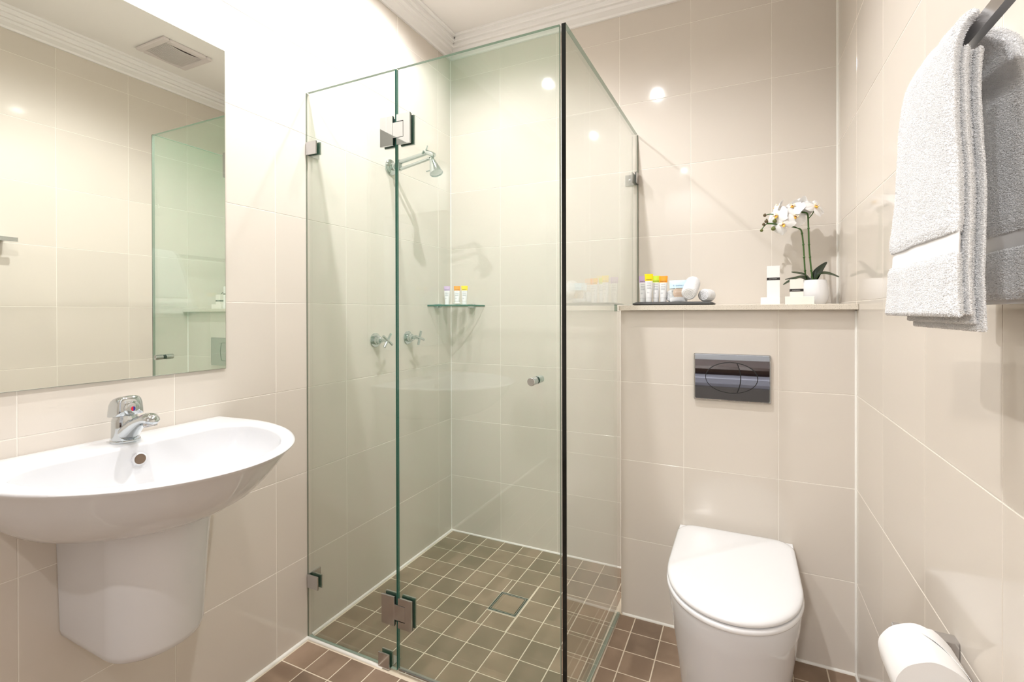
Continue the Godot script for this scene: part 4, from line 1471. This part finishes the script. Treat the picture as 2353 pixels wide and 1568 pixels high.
func towel() -> void:
	var r := thing("towel_rail", "flat chrome towel rail on the right wall", "towel rail", Vector3.ZERO)
	var m := M.new()
	# flat bar with rounded ends
	var pl := PackedVector2Array()
	for k in 13:
		var a := PI * k / 12.0
		pl.append(Vector2(0.0055 * cos(a), -0.0055 * sin(a) + 1.098))
	for k in 13:
		var a := PI + PI * k / 12.0
		pl.append(Vector2(0.0055 * cos(a), -0.0055 * sin(a) + 1.762))
	extrude(pl, -0.0095, 0.0095, m)
	var bar := part("bar", m.make(30), MT.satin, r)
	bar.transform = Transform3D(Basis(Vector3(1, 0, 0), Vector3(0, 0, 1), Vector3(0, -1, 0)), Vector3(1.6785, 1.5055, 0))
	for z in [1.135, 1.73]:
		part("wall_post", bbox(Vector3(0.066, 0.012, 0.030), 0.002, Vector3(1.7145, 1.5055, z)).make(), MT.chrome, r)
	var t := thing("bath_towel", "white terry bath towel folded over the chrome towel rail", "towel", Vector3.ZERO)
	var full := []
	# from the bottom of the room-side leaf, over the rail, to the bottom of the wall-side leaf
	var key := [Vector2(1.6275, 1.158), Vector2(1.6295, 1.20), Vector2(1.632, 1.26), Vector2(1.6365, 1.34), Vector2(1.642, 1.42), Vector2(1.6485, 1.475), Vector2(1.6550, 1.500), Vector2(1.6660, 1.5180), Vector2(1.684, 1.5245), Vector2(1.704, 1.5180), Vector2(1.7185, 1.500), Vector2(1.7235, 1.475), Vector2(1.7245, 1.42), Vector2(1.7235, 1.34), Vector2(1.722, 1.25), Vector2(1.7205, 1.172)]
	var cp := []
	for k in key:
		cp.append(Vector3(k.x, k.y, 0))
	for p in smooth_path(cp, 8):
		full.append(Vector2(p.x, p.y))
	var z0f := func(p: Vector2, room_side: bool) -> float:
		return 1.205 if room_side else 1.24
	# pieces along the leaf: hem, terry end, woven band, long terry panel, then the same on the wall side
	var cuts := [[1.150, 1.163, "hem", 0.008, MT.woven], [1.163, 1.2235, "terry_border", 0.0145, MT.terry], [1.2235, 1.2505, "woven_band", 0.0085, MT.woven]]
	var half := full.size() / 2
	var front := full.slice(0, half + 1)
	var back := full.slice(half)
	back.reverse()
	for side in 2:
		var leaf: Array = front if side == 0 else back
		for c in cuts + [[1.2505, 9.9, "terry_panel", 0.0140, MT.terry]]:
			var dy := 0.0 if side == 0 else 0.016
			var pts := []
			for p in leaf:
				if p.y >= c[0] + dy - 0.006 and p.y <= c[1] + dy + 0.006:
					pts.append(p)
			if c[0] > 1.2:
				if c[1] > 9: pts = pts + (back if side == 0 else front).slice(-4, -1).map(func(q): return q) if false else pts
			var th := []
			var za := []
			var zb := []
			for i in pts.size():
				var e := minf(i, pts.size() - 1 - i) if c[1] < 9 else float(i)
				th.append(c[3] * (1.0 if e > 0.5 else 0.72))
				var low := clampf((1.53 - pts[i].y) / 0.37, 0.0, 1.0)
				za.append((1.212 if side == 0 else 1.22) - 0.008 * low)
				zb.append(1.374 + 0.098 * low if side == 0 else 1.315 + 0.15 * pow(low, 0.7))
			if c[2] == "woven_band" and side == 0:
				for i in pts.size():
					pts[i] += Vector2(0.0012, 0)
			var cl := part(c[2], cloth(pts, th, za, zb, 0.006, 5 + side).make(60), c[4], t)
			if c[4] == MT.terry:
				pile(cl, 0.0012, 0.0013, 0.0004, MT.loops, 3 + side, func(_p, n): return n.x < 0.5 or n.z > 0.2)
	# the folded-in layers that show at the near end of the room-side leaf
	for q in [[0.0115, 1.470, 1.1600, 0.0075], [0.0190, 1.456, 1.1500, 0.0065], [0.0260, 1.462, 1.1420, 0.0065]]:
		var pts := []
		var th := []
		var za := []
		var zb := []
		for p in front:
			if p.y < 1.480:
				var yy: float = remap(p.y, 1.158, 1.480, q[2], 1.480)
				pts.append(Vector2(p.x + q[0], yy))
				th.append(q[3])
				za.append(1.225)
				zb.append(q[1] - 0.098 + 0.094 * clampf((1.53 - p.y) / 0.37, 0.0, 1.0))
		pile(part("folded_layer", cloth(pts, th, za, zb, 0.006, 5).make(60), MT.terry, t), 0.0012, 0.0013, 0.0004, MT.loops, 9, func(p, _n): return p.z > 1.35 or p.y < 1.19)

func paper_roll() -> void:
	var h := thing("paper_holder", "chrome toilet paper holder on the right wall", "paper holder", Vector3(W, 0.589, 1.0875))
	part("wall_post", bbox(Vector3(0.088, 0.034, 0.025), 0.0015, Vector3(-0.044, 0.001, 0)).make(30), MT.satin, h)
	part("arm", lathe(Vector3(-0.066, 0, 0.0), Vector3.BACK, [[0, 0.007], [0.15, 0.007], [0.152, 0.0055]], 18).make(30), MT.chrome, h)
	var t := thing("toilet_roll", "white toilet paper roll on the holder at the bottom right", "toilet roll", Vector3(1.683, 0.5815, 1.116))
	var n := 48
	var rings := []
	for q in [[0.0, 0.022], [0.0, 0.0505], [0.0012, 0.0518], [0.0968, 0.0518], [0.098, 0.0505], [0.098, 0.022], [0.0005, 0.022]]:
		var ring := PackedVector3Array()
		for k in n:
			var g := TAU * k / n
			var rr: float = q[1] + (0.0006 * sin(g * 5) + 0.0004 * sin(g * 9 + q[0] * 60) if q[1] > 0.04 else 0.0)
			ring.append(Vector3(rr * cos(g), rr * sin(g), q[0]))
		rings.append(ring)
	var m := M.new()
	m.loft(rings, false, false)
	part("paper", m.make(40), MT.paper, t)
	rings = []
	for q in [0.0502, 0.0232]:
		var ring := PackedVector3Array()
		for k in n:
			ring.append(Vector3(q * cos(TAU * k / n), q * sin(TAU * k / n), 0.0983))
		rings.append(ring)
	m = M.new()
	m.loft(rings, false, false)
	part("paper_end", m.make(40, false), MT.paper, t, "wound end of the paper roll")
	m = M.new()
	var r2 := []
	for q in [[0.0, 0.0222], [0.0984, 0.0222], [0.0984, 0.0208], [0.0, 0.0208]]:
		r2.append(circle(Vector3(0, 0, q[0]), Vector3.BACK, q[1], 32))
	m.loft(r2, false, false)
	part("cardboard_core", m.make(40), MT.card, t)
	# loose pointed sheet end lying on the roll
	m = M.new()
	var rows := []
	for i in 13:
		var g := lerpf(1.62, -0.3, i / 12.0)
		var zz := lerpf(0.022, 0.098, pow(i / 12.0, 0.8))
		var rr := 0.0530 + 0.0012 * sin(i * 0.9)
		rows.append([Vector3(rr * cos(g), rr * sin(g), 0.0015 if i > 2 else lerpf(0.022, 0.0015, i / 3.0)), Vector3(rr * cos(g), rr * sin(g), zz)])
	rings = []
	for rw in rows:
		var up: Vector3 = Vector3(rw[0].x, rw[0].y, 0).normalized() * 0.0004
		rings.append(PackedVector3Array([rw[0] - up, rw[1] - up, rw[1] + up, rw[0] + up]))
	m.loft(rings)
	part("loose_sheet", m.make(40), MT.paper, t, "loose end of the paper")

func ceiling_fan() -> void:
	var t := thing("exhaust_fan", "square white exhaust fan grille in the ceiling, seen in the mirror", "exhaust fan", Vector3(1.409, CEIL, 0.570))
	var h := 0.124
	var m := M.new()
	for s in [[0, 1], [0, -1], [1, 0], [-1, 0]]:
		var long := 0.034
		if s[0] == 0:
			bbox(Vector3(h * 2, 0.016, long), 0.005, Vector3(0, -0.008, s[1] * (h - long / 2)), 3, m)
		else:
			bbox(Vector3(long, 0.016, h * 2 - long * 2 + 0.002), 0.005, Vector3(s[0] * (h - long / 2), -0.008, 0), 3, m)
	part("frame", m.make(30), MT.fan, t)
	part("duct", bbox(Vector3(h * 1.6, 0.003, h * 1.6), 0.001, Vector3(0, -0.002, 0)).make(), MT.fan_dark, t)
	# bowed slats
	for i in 19:
		var x := lerpf(-0.087, 0.087, i / 18.0)
		var pts := []
		for k in 9:
			var f := k / 8.0 * 2 - 1
			pts.append(Vector3(x, -0.012 - 0.012 * (1 - f * f), f * 0.090))
		var sm := M.new()
		var rings := []
		for p in pts:
			rings.append(PackedVector3Array([p + Vector3(-0.0022, 0, 0), p + Vector3(0.0022, 0, 0), p + Vector3(0.0022, 0.003, 0), p + Vector3(-0.0022, 0.003, 0)]))
		sm.loft(rings)
		part("slat", sm.make(30), MT.fan, t)
